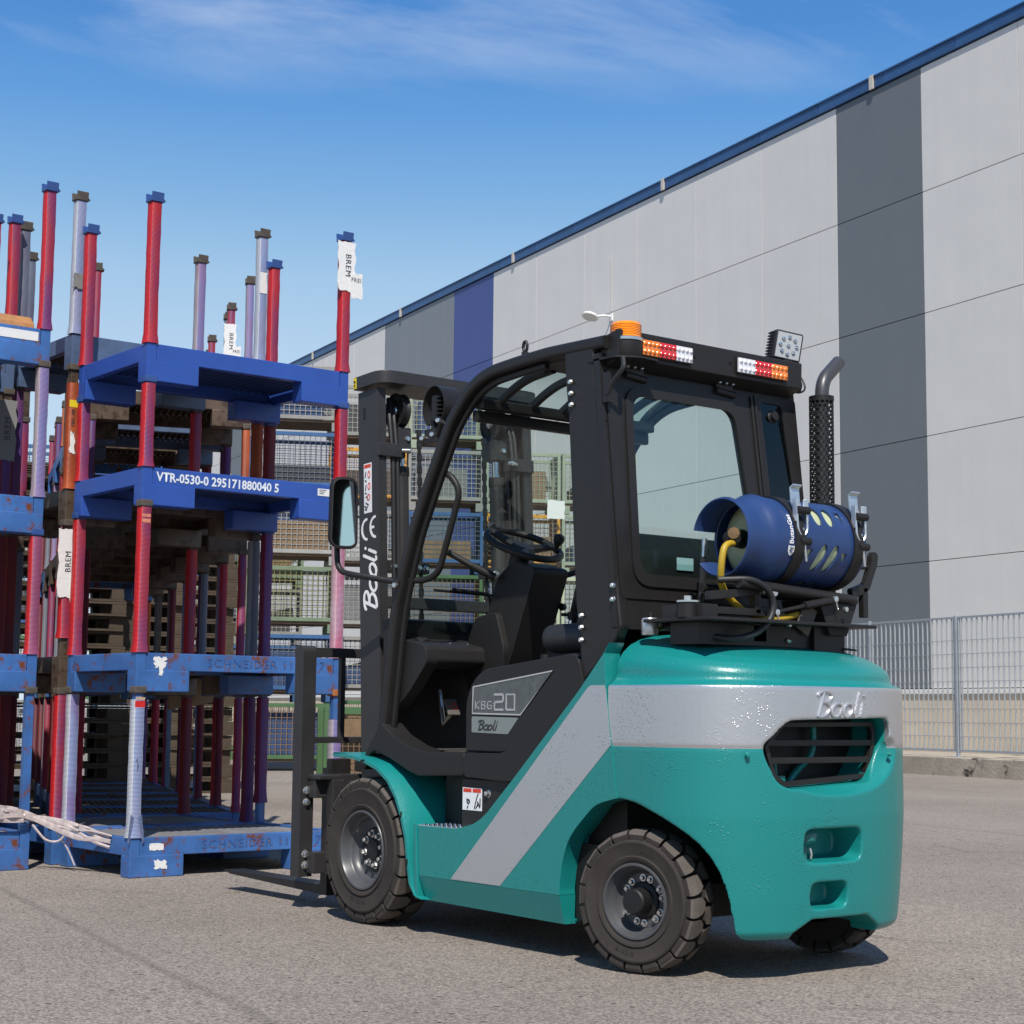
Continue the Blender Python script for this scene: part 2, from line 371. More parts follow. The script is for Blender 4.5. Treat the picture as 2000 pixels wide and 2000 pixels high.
    ck = ramp(vc.outputs['Distance'], 0.0, (0.7, 0.7, 0.7, 1), 0.008, (0, 0, 0, 1)); pt = ramp(ns(0.45, 3).outputs['Fac'], 0.50, (0, 0, 0, 1), 0.60, (1, 1, 1, 1))
    cm_ = N.new('ShaderNodeMath'); cm_.operation = 'MULTIPLY'; L.new(ck, cm_.inputs[0]); L.new(pt, cm_.inputs[1])
    c = mixc(c, d2.outputs[0], cm_.outputs[0])
    for args in ((0.191, 0.981, -1.957, 0.035, 0.42), (0.25, 0.97, 5.2, 0.03, 0.55), (0.3, 0.95, 8.9, 0.03, 0.5)):
        c = mixc(c, d2.outputs[0], line(*args))
    L.new(c, b.inputs['Base Color']); b.inputs['Roughness'].default_value = 0.92; b.inputs['Specular IOR Level'].default_value = 0.2
    bp = N.new('ShaderNodeBump'); bp.inputs['Strength'].default_value = 0.9; bp.inputs['Distance'].default_value = 0.005
    L.new(v.outputs['Distance'], bp.inputs['Height']); L.new(bp.outputs[0], b.inputs['Normal'])
    return m
g = MB(); S = 600
g.add([(-S, -S, 0), (S, -S, 0), (S, S, 0), (-S, S, 0)], [(0, 1, 2, 3)])
structure(g.build('ground', asphalt(), ang=0))

# ------------------------------------------------------------------ warehouse wall: WU(u,z,off) is a point on the wall face
WA, WD, WU0, PW, PH, WZ0 = -0.18233, -17.4501, 16.43598, 2.5, 2.28309, 1.33347
WDIR = Vector((math.cos(WA), math.sin(WA), 0)); WN = Vector((-WDIR.y, WDIR.x, 0))
m_light = mat('panel_light_grey', (0.66, 0.635, 0.59), 0.55, vary=(0.9, 0.03), bump=(2.2, 0.25, 0.01), streak=0.022, objvar=0.018)
m_dark = mat('panel_dark_grey', (0.145, 0.155, 0.162), 0.5, vary=(0.9, 0.04), streak=0.025, objvar=0.02, bump=(60, 0.05, 0.004))
m_mid = mat('panel_mid_grey', (0.20, 0.215, 0.225), 0.5, vary=(0.9, 0.04), streak=0.025, objvar=0.02)
m_blue = mat('panel_blue', (0.052, 0.074, 0.235), 0.5, vary=(0.9, 0.04), streak=0.025, objvar=0.02)
m_joint = mat('joint_dark', (0.10, 0.10, 0.098), 0.8)
m_trim = mat('coping_blue', (0.028, 0.085, 0.21), 0.4, vary=(0.7, 0.35))
m_conc = mat('concrete_cream', (0.60, 0.50, 0.37), 0.9, vary=(1.1, 0.13), bump=(30, 0.2, 0.01), rust=('6f6250', 0.66, 0.9))
m_white = mat('sill_white', (0.72, 0.70, 0.66), 0.6)
m_zinc = mat('zinc_bracket', (0.55, 0.5, 0.42), 0.4)
wh = thing('warehouse', 'long light grey warehouse with dark grey and blue panel strips and blue coping', 'warehouse')
base = WN*WD + WDIR*WU0
wh.location = base; wh.rotation_euler = (0, 0, WA)
# local frame of the warehouse: x along the wall (away), y = outward normal, z up
KM, KP, ROWS = -9, 19, 5
pm = mesh_only(MB().bb(0.004, PW-0.004, -0.09, 0.0, 0.006, PH-0.006, 0.006, seg=2), 'wall_panel', m_light)
pmt = mesh_only(MB().bb(0.004, PW-0.004, -0.09, 0.0, 0.006, PH+0.10, 0.006, seg=2), 'wall_panel_top', m_light)
def recol(me, m):
    n = me.copy(); n.materials.clear(); n.materials.append(m); return n
PMS = {k: (recol(pm, m), recol(pmt, m)) for k, m in dict(l=m_light, d=m_dark, m=m_mid, b=m_blue).items()}
for k in range(KM, KP):
    kind = {1: 'd', 8: 'b', 9: 'm', 10: 'm', 16: 'd'}.get(k, 'l')
    for j in range(ROWS):
        use(PMS[kind][1 if j == ROWS-1 else 0], 'wall_panel', wh, (k*PW, 0, WZ0+j*PH))
x0, x1 = KM*PW, KP*PW; ztop = WZ0+ROWS*PH+0.112
MB().bb(x0, x1, -30, -0.092, 0.0, ztop).build('wall_core', m_joint, wh)
MB().bb(x0-0.1, x1+0.1, -30.1, -0.25, ztop+0.02, ztop+0.20).build('roof', mat('roof_grey', (0.3, 0.3, 0.3), 0.8), wh)
L3 = 2.0
ca = mesh_only(MB().bb(0.004, L3-0.004, -0.25, 0.05, 0.0, 0.235, 0.01).bb(0.004, L3-0.004, 0.05, 0.075, 0.21, 0.245, 0.006), 'coping', m_trim)
for i in range(int((x1-x0)/L3)): use(ca, 'coping', wh, (x0+i*L3, 0, ztop+0.01))
cl = mesh_only(MB().bb(-0.06, 0.06, 0.052, 0.085, -0.02, 0.26, 0.004), 'clip', m_zinc)
for i in range(0, int((x1-x0)/7.4)+1): use(cl, 'clip', wh, (1.75*PW+x0-3*0.0+i*7.45-0.4, 0, ztop+0.01))
MB().bb(x0, x1, -0.08, 0.06, WZ0-0.10, WZ0-0.012, 0.01).build('sill', m_white, wh)
MB().bb(x0, x1, -0.08, 0.02, 0.0, WZ0-0.104).build('plinth', m_conc, wh)
# wall lamp
def wall_lamp():
    t = thing('wall_lamp', 'small white round floodlight on an arm on the warehouse wall', 'lamp'); t.location = base + WDIR*(5.46*PW) + Vector((0, 0, WZ0+3.93*PH)); t.rotation_euler = (0, 0, WA)
    wm = mat('lamp_white', (0.75, 0.75, 0.73), 0.35); gm = mat('lamp_glass', (0.55, 0.56, 0.54), 0.15)
    MB().tube(smooth_path([(0, 0.0, 0.04), (0.0, 0.16, 0.06), (0.10, 0.34, 0.045)], 0.1), 0.026, 10).bb(-0.06, 0.06, 0.0, 0.04, -0.06, 0.12, 0.01).build('arm', wm, t)
    ax = Vector((0.1, -0.34, 0.93)).normalized()
    o = Vector((0.18, 0.50, 0.045))
    MB().lathe([(0.0, 0.07), (0.11, 0.06), (0.185, 0.025), (0.21, -0.02), (0.20, -0.04), (0.175, -0.043)], o, ax, 32).build('lamp_head', wm, t)
    MB().lathe([(0.177, -0.041), (0.0, -0.041)], o, ax, 32).build('lamp_glass', gm, t)
    MB().tube([(0.02, 0.012, 0.2), (0.03, 0.012, 1.5)], 0.012, 6).build('conduit', mat('conduit_grey', (0.45, 0.45, 0.43), 0.6), t)
wall_lamp()

# ------------------------------------------------------------------ kerb and grating fence
KA = R(167.09-180); KD = Vector((math.cos(KA), math.sin(KA), 0)); KN = Vector((-KD.y, KD.x, 0)); K0 = Vector((12.515, -16.129, 0))
m_kerb = mat('kerb_concrete', (0.36, 0.31, 0.245), 0.95, vary=(1.8, 0.25), bump=(25, 0.4, 0.02), rust=('3a332b', 0.56, 1.6))
m_kerbtop = mat('kerb_top', (0.46, 0.41, 0.36), 0.95, vary=(2.5, 0.12), bump=(25, 0.3, 0.02))
k = MB(); 
kerb = MB().bb(-10, 30, -0.36, 0.0, -0.05, 0.265, 0.02).bb(-10, 30, -3.6, -0.362, -0.05, 0.22).build('kerb', [m_kerb]); kerb.location = K0; kerb.rotation_euler = (0, 0, KA); structure(kerb)
fe = thing('fence', 'galvanised steel grating fence standing on the stained concrete kerb', 'fence'); fe.location = K0 + KN*(-0.2); fe.rotation_euler = (0, 0, KA)
m_galv = mat('galvanised', (0.34, 0.37, 0.40), 0.55, metal=0.25, vary=(6, 0.12))
F0, F1 = -4.6, 6.4; FB, FT = 0.36, 2.27; STEP = 0.11
bar = mesh_only(MB().bb(-0.0035, 0.0035, -0.013, 0.013, FB, FT), 'bar', m_galv, ang=0)
ppos = [-3.12, -1.08, 0.96, 3.0, 5.04]
n = int((F1-F0)/STEP)
for i in range(n):
    x = F0+i*STEP
    if min(abs(x-p) for p in ppos) < 0.05: continue
    use(bar, 'bar', fe, (x, 0, 0))
rod = mesh_only(MB().bb(F0, F1, -0.003, 0.003, -0.004, 0.004), 'rod', m_galv, ang=0)
for i in range(8): use(rod, 'rod', fe, (0, 0, 0.56+i*0.197))
rail = mesh_only(MB().bb(F0, F1, -0.015, 0.015, -0.014, 0.014), 'rail', m_galv, ang=0)
use(rail, 'rail', fe, (0, 0, FB)); use(rail, 'rail', fe, (0, 0, FT))
pst = mesh_only(MB().bb(-0.022, 0.022, -0.010, 0.035, 0.26, FT+0.03, 0.004).bb(-0.07, 0.07, -0.05, 0.1, 0.262, 0.275), 'post', m_galv)
pst2 = mesh_only(MB().bb(-0.006, 0.006, -0.018, 0.018, FB, FT), 'end_bar', m_galv)
for p in ppos:
    use(pst, 'post', fe, (p, 0, 0))
    for d in (-0.05, 0.05): use(pst2, 'end_bar', fe, (p+d, 0, 0))
# ------------------------------------------------------------------ forklift (x forward to the forks, y to its left, z up; rear axle over the origin)
TEAL = (0.0055, 0.205, 0.193)
def pebbled(name, col, mask=None, rough=0.38, metal=0.0):
    m = bpy.data.materials.new(name); m.use_nodes = True; nt = m.node_tree; N = nt.nodes; L = nt.links; b = N['Principled BSDF']
    tc = N.new('ShaderNodeTexCoord'); src = tc.outputs['Object']
    b.inputs['Roughness'].default_value = rough; b.inputs['Metallic'].default_value = metal; b.inputs['Base Color'].default_value = lin(col)
    b.inputs['Coat Weight'].default_value = 0.25; b.inputs['Coat Roughness'].default_value = 0.25
    n = N.new('ShaderNodeTexNoise'); n.inputs['Scale'].default_value = 55; n.inputs['Detail'].default_value = 4; L.new(src, n.inputs['Vector'])
    v = N.new('ShaderNodeTexVoronoi'); v.inputs['Scale'].default_value = 95; L.new(src, v.inputs['Vector'])
    n2 = N.new('ShaderNodeTexNoise'); n2.inputs['Scale'].default_value = 7; L.new(src, n2.inputs['Vector'])
    r = N.new('ShaderNodeValToRGB'); r.color_ramp.elements[0].position = 0.05; r.color_ramp.elements[0].color = (1, 1, 1, 1); r.color_ramp.elements[1].position = 0.30; r.color_ramp.elements[1].color = (0, 0, 0, 1); L.new(v.outputs['Distance'], r.inputs[0])
    r2 = N.new('ShaderNodeValToRGB'); r2.color_ramp.elements[0].position = 0.44; r2.color_ramp.elements[1].position = 0.62; L.new(n2.outputs['Fac'], r2.inputs[0])
    mu = N.new('ShaderNodeMath'); mu.operation = 'MULTIPLY'; L.new(r.outputs[0], mu.inputs[0]); L.new(r2.outputs[0], mu.inputs[1])
    ad = N.new('ShaderNodeMath'); ad.operation = 'MULTIPLY_ADD'; ad.inputs[1].default_value = 0.25; L.new(n.outputs['Fac'], ad.inputs[0]); L.new(mu.outputs[0], ad.inputs[2])
    bp = N.new('ShaderNodeBump'); bp.inputs['Strength'].default_value = 0.8; bp.inputs['Distance'].default_value = 0.0026
    L.new(ad.outputs[0], bp.inputs['Height']); L.new(bp.outputs[0], b.inputs['Normal'])
    if mask:   # a painted silver band between two heights
        sx = N.new('ShaderNodeSeparateXYZ'); L.new(src, sx.inputs[0])
        a = N.new('ShaderNodeMath'); a.operation = 'GREATER_THAN'; a.inputs[1].default_value = mask[0]; L.new(sx.outputs['Z'], a.inputs[0])
        c = N.new('ShaderNodeMath'); c.operation = 'LESS_THAN'; c.inputs[1].default_value = mask[1]; L.new(sx.outputs['Z'], c.inputs[0])
        d = N.new('ShaderNodeMath'); d.operation = 'GREATER_THAN'; d.inputs[1].default_value = 0.35; d.operation = 'MULTIPLY'; L.new(a.outputs[0], d.inputs[0]); L.new(c.outputs[0], d.inputs[1])
        at = N.new('ShaderNodeAttribute'); at.attribute_name = 'outer'; g2 = N.new('ShaderNodeMath'); g2.operation = 'GREATER_THAN'; g2.inputs[1].default_value = 0.5; L.new(at.outputs['Fac'], g2.inputs[0])
        e = N.new('ShaderNodeMath'); e.operation = 'MULTIPLY'; L.new(d.outputs[0], e.inputs[0]); L.new(g2.outputs[0], e.inputs[1]); d = e
        mx = N.new('ShaderNodeMix'); mx.data_type = 'RGBA'; mx.inputs['A'].default_value = lin(col); mx.inputs['B'].default_value = lin(mask[2]); L.new(d.outputs[0], mx.inputs['Factor']); L.new(mx.outputs['Result'], b.inputs['Base Color'])
        mm = N.new('ShaderNodeMath'); mm.operation = 'MULTIPLY'; mm.inputs[1].default_value = 0.75; L.new(d.outputs[0], mm.inputs[0]); L.new(mm.outputs[0], b.inputs['Metallic'])
    MATS[name] = m; return m
SILVER = (0.56, 0.56, 0.565)
m_teal = pebbled('teal_paint', TEAL)
m_cw = pebbled('teal_paint_banded', TEAL, (0.742, 0.946, SILVER))
m_silver = pebbled('silver_paint', SILVER, rough=0.42, metal=0.75)
m_blk = mat('black_paint', (0.0165, 0.0148, 0.0142), 0.45, spec=0.36, vary=(14, 0.12), bump=(220, 0.10, 0.001))
m_plas = mat('black_plastic', (0.0150, 0.0138, 0.0135), 0.52, spec=0.38, bump=(320, 0.18, 0.0008))
m_mast = mat('mast_grey', (0.029, 0.0275, 0.0275), 0.45, spec=0.4, vary=(7, 0.15))
m_deep = mat('deep_black', (0.005, 0.005, 0.005), 0.6)
m_rub = mat('tyre_rubber', (0.040, 0.034, 0.030), 0.85, vary=(9, 0.22), bump=(90, 0.25, 0.002), spec=0.25)
m_tread = mat('tread_pale', (0.105, 0.090, 0.078), 0.9, vary=(11, 0.25), bump=(90, 0.3, 0.002), spec=0.2)  # lug tops, a paler brown-grey than the rubber of the sidewalls
m_rim = mat('rim_grey', (0.065, 0.067, 0.072), 0.38, vary=(10, 0.1))
m_chr = mat('zinc_plated', (0.62, 0.62, 0.60), 0.25, metal=0.9)
m_steel = mat('steel_bright', (0.60, 0.61, 0.62), 0.22, metal=1.0)
m_wht = mat('decal_white', (0.78, 0.78, 0.78), 0.5)
m_red = mat('decal_red', (0.62, 0.05, 0.02), 0.5)
m_hose = mat('hose_rubber', (0.016, 0.016, 0.017), 0.5, bump=(180, 0.2, 0.001))
m_yel = mat('decal_yellow', (0.72, 0.55, 0.02), 0.5)
m_ghose = mat('gas_hose_yellow', (0.42, 0.28, 0.02), 0.5)
g_green = glass('cab_glass', (0.84, 0.925, 0.90))
fk = thing('forklift', 'teal and silver gas forklift with black cab and amber beacon, forks facing the pallet stacks', 'forklift')

# ---- counterweight: cast body lofted in plan, openings cut, then softened like a casting
def counterweight():
    a0, b0, nn = 0.455, 0.54, 2.8
    levels = [(0.130, 0.050), (0.138, 0.036), (0.156, 0.025), (0.25, 0.016), (0.40, 0.006), (0.52, 0.0), (0.70, 0.0), (0.738, 0.0), (0.741, 0.003), (0.745, 0.003), (0.748, -0.001), (0.85, -0.001), (0.944, -0.001), (0.948, 0.003), (0.956, 0.019), (0.968, 0.032), (0.985, 0.037), (1.008, 0.038), (1.032, 0.045), (1.060, 0.064), (1.088, 0.100), (1.107, 0.145), (1.120, 0.205), (1.127, 0.27)]
    rings = []
    for z, d in levels:
        a, b = a0-d, b0-d; pts = [(0.12, b)]
        for i in range(49):
            t = math.pi*i/48; c, s = math.cos(t), math.sin(t)
            pts.append((-a*abs(s)**(2/nn), b*(1 if c >= 0 else -1)*abs(c)**(2/nn)))
        pts.append((0.12, -b))
        rr = []
        for x, y in pts:
            zz = z
            if z > 0.95: zz = 0.95 + (z-0.95)*(1-0.42*max(0, min(1, (0.10-x)/0.5)))
            rr.append((x, y, zz))
        rings.append(rr)
    body = MB().loft(rings).build('counterweight_raw', m_cw, ang=0)
    cut = []
    def c(mb): o = mb.build('cutter', m_cw, ang=0); cut.append(o)
    arch = [(0.42, 0.0)] + curve([(0.40, 0.255), (0.362, 0.332), (0.312, 0.424), (0.234, 0.498), (0.173, 0.541), (0.084, 0.565), (-0.01, 0.558), (-0.135, 0.516), (-0.232, 0.463), (-0.290, 0.402), (-0.322, 0.320), (-0.334, 0.230), (-0.338, 0.10)], 4) + [(-0.338, 0.0)]
    c(MB().prism(arch, 'y', 0.20, 0.8)); c(MB().prism([(max(p[0], -0.29), p[1]) for p in arch[:-6]]+[(-0.29, 0.0)], 'y', -0.8, -0.20))
    c(MB().bb(-0.24, 0.5, -0.3, 0.3, 0.0, 0.46))
    grille = [(0.335, 0.752), (0.248, 0.834), (-0.245, 0.845), (-0.262, 0.80), (-0.250, 0.76), (-0.215, 0.70), (-0.165, 0.630), (0.245, 0.612), (0.295, 0.640)]
    c(MB().prism(round_poly(grille, 0.03), 'x', -0.8, -0.22))
    sph = bmesh.new(); bmesh.ops.create_uvsphere(sph, u_segments=48, v_segments=32, radius=1)
    for v in sph.verts: v.co = Vector((-0.575+v.co.x*0.222, 0.035+v.co.y*0.47, 0.745+(v.co.z*0.185 if v.co.z < 0 else v.co.z*0.078)))
    s = MB(); s.addbm(sph); c(s)
    def pocket(y0, y1, z0, z1, xin, dr):
        V = []
        for x, g in ((-0.7, 0.03), (xin, -dr)):
            for p in round_poly([(y0-g, z0-g), (y1+g, z0-g), (y1+g, z1+g), (y0-g, z1+g)], 0.035, 4): V.append((x, p[0], p[1]))
        h = len(V)//2
        c(MB().loft([V[:h], V[h:]]))
    pocket(-0.088, 0.182, 0.375, 0.482, -0.33, 0.012); pocket(-0.028, 0.150, 0.222, 0.312, -0.35, 0.012)
    c(MB().prism([(0.21, 0.10), (0.21, 0.152), (0.135, 0.192), (-0.135, 0.192), (-0.205, 0.152), (-0.205, 0.10)], 'x', -0.7, 0.2))
    # shallow tray in the top beside the gas bracket
    for o in cut:
        md = body.modifiers.new('b', 'BOOLEAN'); md.operation = 'DIFFERENCE'; md.solver = 'EXACT'; md.object = o
    rm = body.modifiers.new('r', 'REMESH'); rm.mode = 'VOXEL'; rm.voxel_size = 0.0036
    sm = body.modifiers.new('s', 'SMOOTH'); sm.iterations = 16; sm.factor = 0.5
    me = evaluated(body, 'counterweight'); me.shade_smooth()
    for o in cut+[body]: bpy.data.objects.remove(o)
    me.materials.clear(); me.materials.append(m_cw)
    at = me.attributes.new('outer', 'FLOAT', 'POINT')       # where the casting's outer skin carries the band
    at.data.foreach_set('value', [1.0 if (v.co.x > -0.02 or (abs(min(v.co.x, 0))/a0)**nn+(abs(v.co.y)/b0)**nn > 0.88) and abs(v.co.y) < 0.6 else 0.0 for v in me.vertices])
    o = bpy.data.objects.new('counterweight', me); COL.objects.link(o); o.parent = fk
    # grille
    gf = MB(); outl = [(0.305, 0.749), (0.225, 0.826), (-0.226, 0.830), (-0.240, 0.80), (-0.236, 0.75), (-0.198, 0.640), (0.215, 0.617), (0.270, 0.650)]
    inn = [(0.288, 0.749), (0.218, 0.812), (-0.212, 0.816), (-0.222, 0.795), (-0.218, 0.752), (-0.184, 0.656), (0.210, 0.634), (0.257, 0.660)]
    gf.ring(outl, inn, lambda p, t: (t, p[0], p[1]), -0.385, -0.365); gf.build('grille_frame', m_blk, o)
    for z, ya, yb in ((0.760, -0.222, 0.285), (0.703, -0.206, 0.270)):
        MB().bb(-0.384, -0.368, ya, yb, z-0.010, z+0.010, 0.002).build('grille_slat', m_blk, o)
    ih = MB().bb(-0.27, -0.23, -0.25, 0.34, 0.60, 0.85); ih.build('radiator', m_deep, o)
    MB().tube(smooth_path([(-0.30, -0.02, 0.82), (-0.30, -0.02, 0.72), (-0.29, 0.06, 0.66), (-0.29, 0.10, 0.62)], 0.04), 0.011, 8).tube([(-0.30, 0.16, 0.62), (-0.30, 0.17, 0.70)], 0.006, 6).box((-0.3, 0.16, 0.64), (0.03, 0.05, 0.02)).build('drain_pipe', m_teal, o)
    # tow pin, screws, embossed lettering
    MB().cyl((-0.37, 0.128, 0.36), (-0.37, 0.128, 0.49), 0.024, 16).lathe([(0.0, 0.035), (0.03, 0.03), (0.045, 0.012), (0.045, -0.012), (0.03, -0.03), (0.0, -0.035)], (-0.385, 0.125, 0.455), (0.5, 0, 0.85), 20).build('tow_pin', mat('tow_pin_teal', (0.02, 0.16, 0.155), 0.3), o)
    MB().tube([(-0.41, 0.122, 0.418), (-0.414, 0.12, 0.40), (-0.412, 0.121, 0.385)], 0.004, 6).build('pin_clip', m_chr, o)
    for y, z, x in ((0.388, 0.722, -0.386), (-0.258, 0.722, -0.425)):
        MB().lathe([(0, 0.012), (0.007, 0.011), (0.009, 0.0)], (x, y, z), (-1, 0.3 if y > 0 else -0.3, 0), 12).build('screw', m_teal, o)
    def xs(y): return -a0*(1-abs(y/b0)**nn)**(1/nn)
    def fn(u, v, h):
        y = 0.150-u; return (xs(y)+0.003-h, y, 0.845+v)
    lt = MB()
    for ln in baoli():
        P = [fn(p[0]*0.235, p[1]*0.088, 0.006) for p in ln]; lt.tube(P, 0.0056, 8)
    lt.build('embossed_lettering', m_silver, o)
    # dimple and filler cap on the deck
    MB().lathe([(0.0, 0.004), (0.042, 0.003), (0.044, -0.004)], (-0.20, -0.30, 1.087), (-0.10, -0.05, 1), 24).build('filler_cap', m_plas, o)
    return o
def baoli():
    """strokes of the maker's script in a 1.0 wide x 1.0 high box"""
    arc = lambda cx, cy, rx, ry, a0, a1, n=12: [(cx+rx*math.cos(R(a0+(a1-a0)*i/n)), cy+ry*math.sin(R(a0+(a1-a0)*i/n))) for i in range(n+1)]
    sl = 0.13
    S = [[(0.10, 0.02), (0.10, 0.93)], [(0.0, 0.80)] + arc(0.13, 0.77, 0.15, 0.20, 150, -88) + [(0.10, 0.57)], arc(0.13, 0.29, 0.16, 0.28, 88, -100),
         arc(0.44, 0.27, 0.10, 0.25, 50, 310), [(0.53, 0.52), (0.53, 0.12), (0.56, 0.02), (0.59, 0.03)],
         arc(0.67, 0.27, 0.095, 0.25, 90, 450), [(0.83, 0.96), (0.83, 0.14), (0.86, 0.02), (0.90, 0.03)], [(0.96, 0.56), (0.96, 0.03)], [(0.96, 0.80), (0.96, 0.84)]]
    return [[(x+sl*y, y) for x, y in ln] for ln in S]
CW = counterweight()

# ---- chassis side panels
def chassis():
    panel = [(1.215, 0.222), (1.226, 0.412), (0.985, 0.414), (0.93, 0.424), (0.87, 0.438), (0.82, 0.462), (0.785, 0.486), (0.634, 0.612), (0.274, 0.925), (0.138, 1.057), (0.112, 1.092), (0.135, 1.055), (0.128, 0.937), (0.096, 0.745), (0.068, 0.567)] + curve([(0.084, 0.565), (0.173, 0.541), (0.234, 0.498), (0.312, 0.424), (0.350, 0.345), (0.367, 0.255), (0.367, 0.222)], 4)
    for sg in (1, -1):
        mb = MB().prism(panel, 'y', sg*0.47, sg*0.5425, 0.004)
        V = [(1.215, sg*0.5425, 0.222), (0.367, sg*0.5425, 0.222), (0.37, sg*0.516, 0.122), (1.2, sg*0.516, 0.131), (1.215, sg*0.46, 0.222), (0.367, sg*0.46, 0.222), (0.37, sg*0.46, 0.122), (1.2, sg*0.46, 0.131)]
        mb.add(V, [(0, 1, 2, 3), (4, 7, 6, 5), (3, 2, 6, 7), (0, 3, 7, 4), (1, 5, 6, 2)])
        p = mb.build('chassis_panel', m_teal, fk)
        st = [(1.006, 0.226), (0.703, 0.226), (0.0995, 0.745), (0.1275, 0.934), (0.134, 0.946), (0.205, 0.946), (0.222, 0.937)]
        MB().prism(st, 'y', sg*0.541, sg*0.5437).build('stripe', m_silver, p)
    MB().bb(0.2, 1.7, -0.47, 0.47, 0.14, 0.40).bb(-0.06, 0.06, -0.42, 0.42, 0.17, 0.28).bb(1.5, 1.72, -0.36, 0.36, 0.2, 0.4).bb(0.13, 0.9, -0.44, 0.44, 0.40, 0.98).build('underbody', m_deep, fk)
    # inner wheel-arch plate in front of the rear wheel
    MB().prism([(0.36, 0.13), (0.40, 0.13), (0.40, 0.56), (0.20, 0.60), (0.18, 0.56), (0.33, 0.42), (0.36, 0.3)], 'y', 0.30, 0.47, 0.004).build('arch_liner', m_teal, fk)
chassis()

# ---- wheels
def tyre(Ro, W, rr, nb, ww=0.8):
    """axis +y, outer face at y=0"""
    mb = MB(); yc = -W/2; Rb = Ro-0.022; rid = Ro*0.842
    mb.lathe([(rr, -0.004), (rr+0.010, 0.004), (rr+0.022, 0.006), (rr+0.026, 0.001), (rid-0.02, 0.004), (rid-0.006, 0.008), (rid, 0.006), (rid+0.004, -0.002), (Rb-0.01, -0.012), (Rb, -0.03), (Rb, -W+0.03), (Rb-0.02, -W+0.01), (rr, -W)], (0, 0, 0), (0, 1, 0), 64)
    pitch = 2*math.pi/nb
    for side in (1, -1):
        for i in range(nb):
            a0 = pitch*(i + (0.5 if side < 0 else 0))
            st = [(0.03, Ro, 0.16, 0.0), (0.30, Ro, 0.37, 0.0), (0.62, Ro-0.001, 0.42, -0.06), (0.92, Ro-0.006, 0.43, -0.10), (1.0, Ro-0.016, 0.43, -0.10), (1.03, Ro*0.93, 0.42, -0.10), (1.01, Ro*0.862, 0.40, -0.10)]
            top = []; bot = []
            for (s, r, hw, sk) in st:
                y = yc + side*s*W/2*1.0
                for e in (-1, 1):
                    a = a0 + pitch*(e*hw + sk*side); top.append((r*math.sin(a), y, r*math.cos(a)))
                    rb = min(r, Rb)-0.012; yb = y if s < 0.95 else yc+side*W/2*0.93
                    bot.append((rb*math.sin(a), yb, rb*math.cos(a)))
            k = len(st); V = top+bot; F = []
            for j in range(k-1):
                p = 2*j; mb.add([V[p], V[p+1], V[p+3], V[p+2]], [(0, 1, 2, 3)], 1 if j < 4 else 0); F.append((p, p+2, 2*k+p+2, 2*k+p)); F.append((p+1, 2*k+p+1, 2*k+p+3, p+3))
            F.append((0, 2*k, 2*k+1, 1)); F.append((2*k-2, 2*k-1, 4*k-1, 4*k-2))
            mb.add(V, F)
    return mb
def polar_text(mb_parent, txt, size, rad, ang, m, face=0.006, flip=False):
    me = text_mesh(txt, size, 'tyre_lettering', 0.0, 1.15)
    for p in me.vertices:
        r = rad + (p.co.y if not flip else -p.co.y); a = ang + (p.co.x if flip else -p.co.x)/rad*-1
        p.co = Vector((r*math.sin(a), face, r*math.cos(a)))
    me.materials.clear(); me.materials.append(m); o = bpy.data.objects.new('tyre_lettering', me); COL.objects.link(o); o.parent = mb_parent; return o
m_let = mat('tyre_letter', (0.036, 0.031, 0.027), 0.8)
def bolt_mesh(r, h):
    return mesh_only(MB().lathe([(0, h), (r*0.8, h), (r, h*0.75), (r, 0.0)], (0, 0, 0), (0, 1, 0), 6).lathe([(r*1.45, 0.0), (r*1.45, 0.002), (0.0, 0.0022)], (0, 0, 0), (0, 1, 0), 14), 'wheel_bolt', m_chr, ang=30)
def front_wheel(x, y, R0, side):
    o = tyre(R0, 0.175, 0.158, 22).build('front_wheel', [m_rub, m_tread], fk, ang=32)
    MB().lathe([(0.160, -0.002), (0.157, 0.004), (0.150, 0.004), (0.145, -0.004), (0.139, -0.030), (0.136, -0.036), (0.130, -0.040), (0.126, -0.056), (0.118, -0.064), (0.10, -0.066), (0.0, -0.066)], (0, 0, 0), (0, 1, 0), 56).build('rim', m_rim, o)
    MB().lathe([(0.090, -0.066), (0.086, -0.060), (0.045, -0.058), (0.04, -0.050), (0.0, -0.049)], (0, 0, 0), (0, 1, 0), 36).build('hub', m_deep, o)
    bm = bolt_mesh(0.0105, 0.018)
    for i in range(8):
        a = 2*math.pi*i/8+0.2; use(bm, 'wheel_bolt', o, (0.064*math.sin(a), -0.060, 0.064*math.cos(a)))
    polar_text(o, '6.50-10', 0.030, 0.200, math.pi*0.97, m_let, flip=True); polar_text(o, '6.50-10', 0.030, 0.200, -0.05, m_let)
    o.location = (x, y, R0); o.rotation_euler = (0, 0, 0 if side > 0 else math.pi); return o
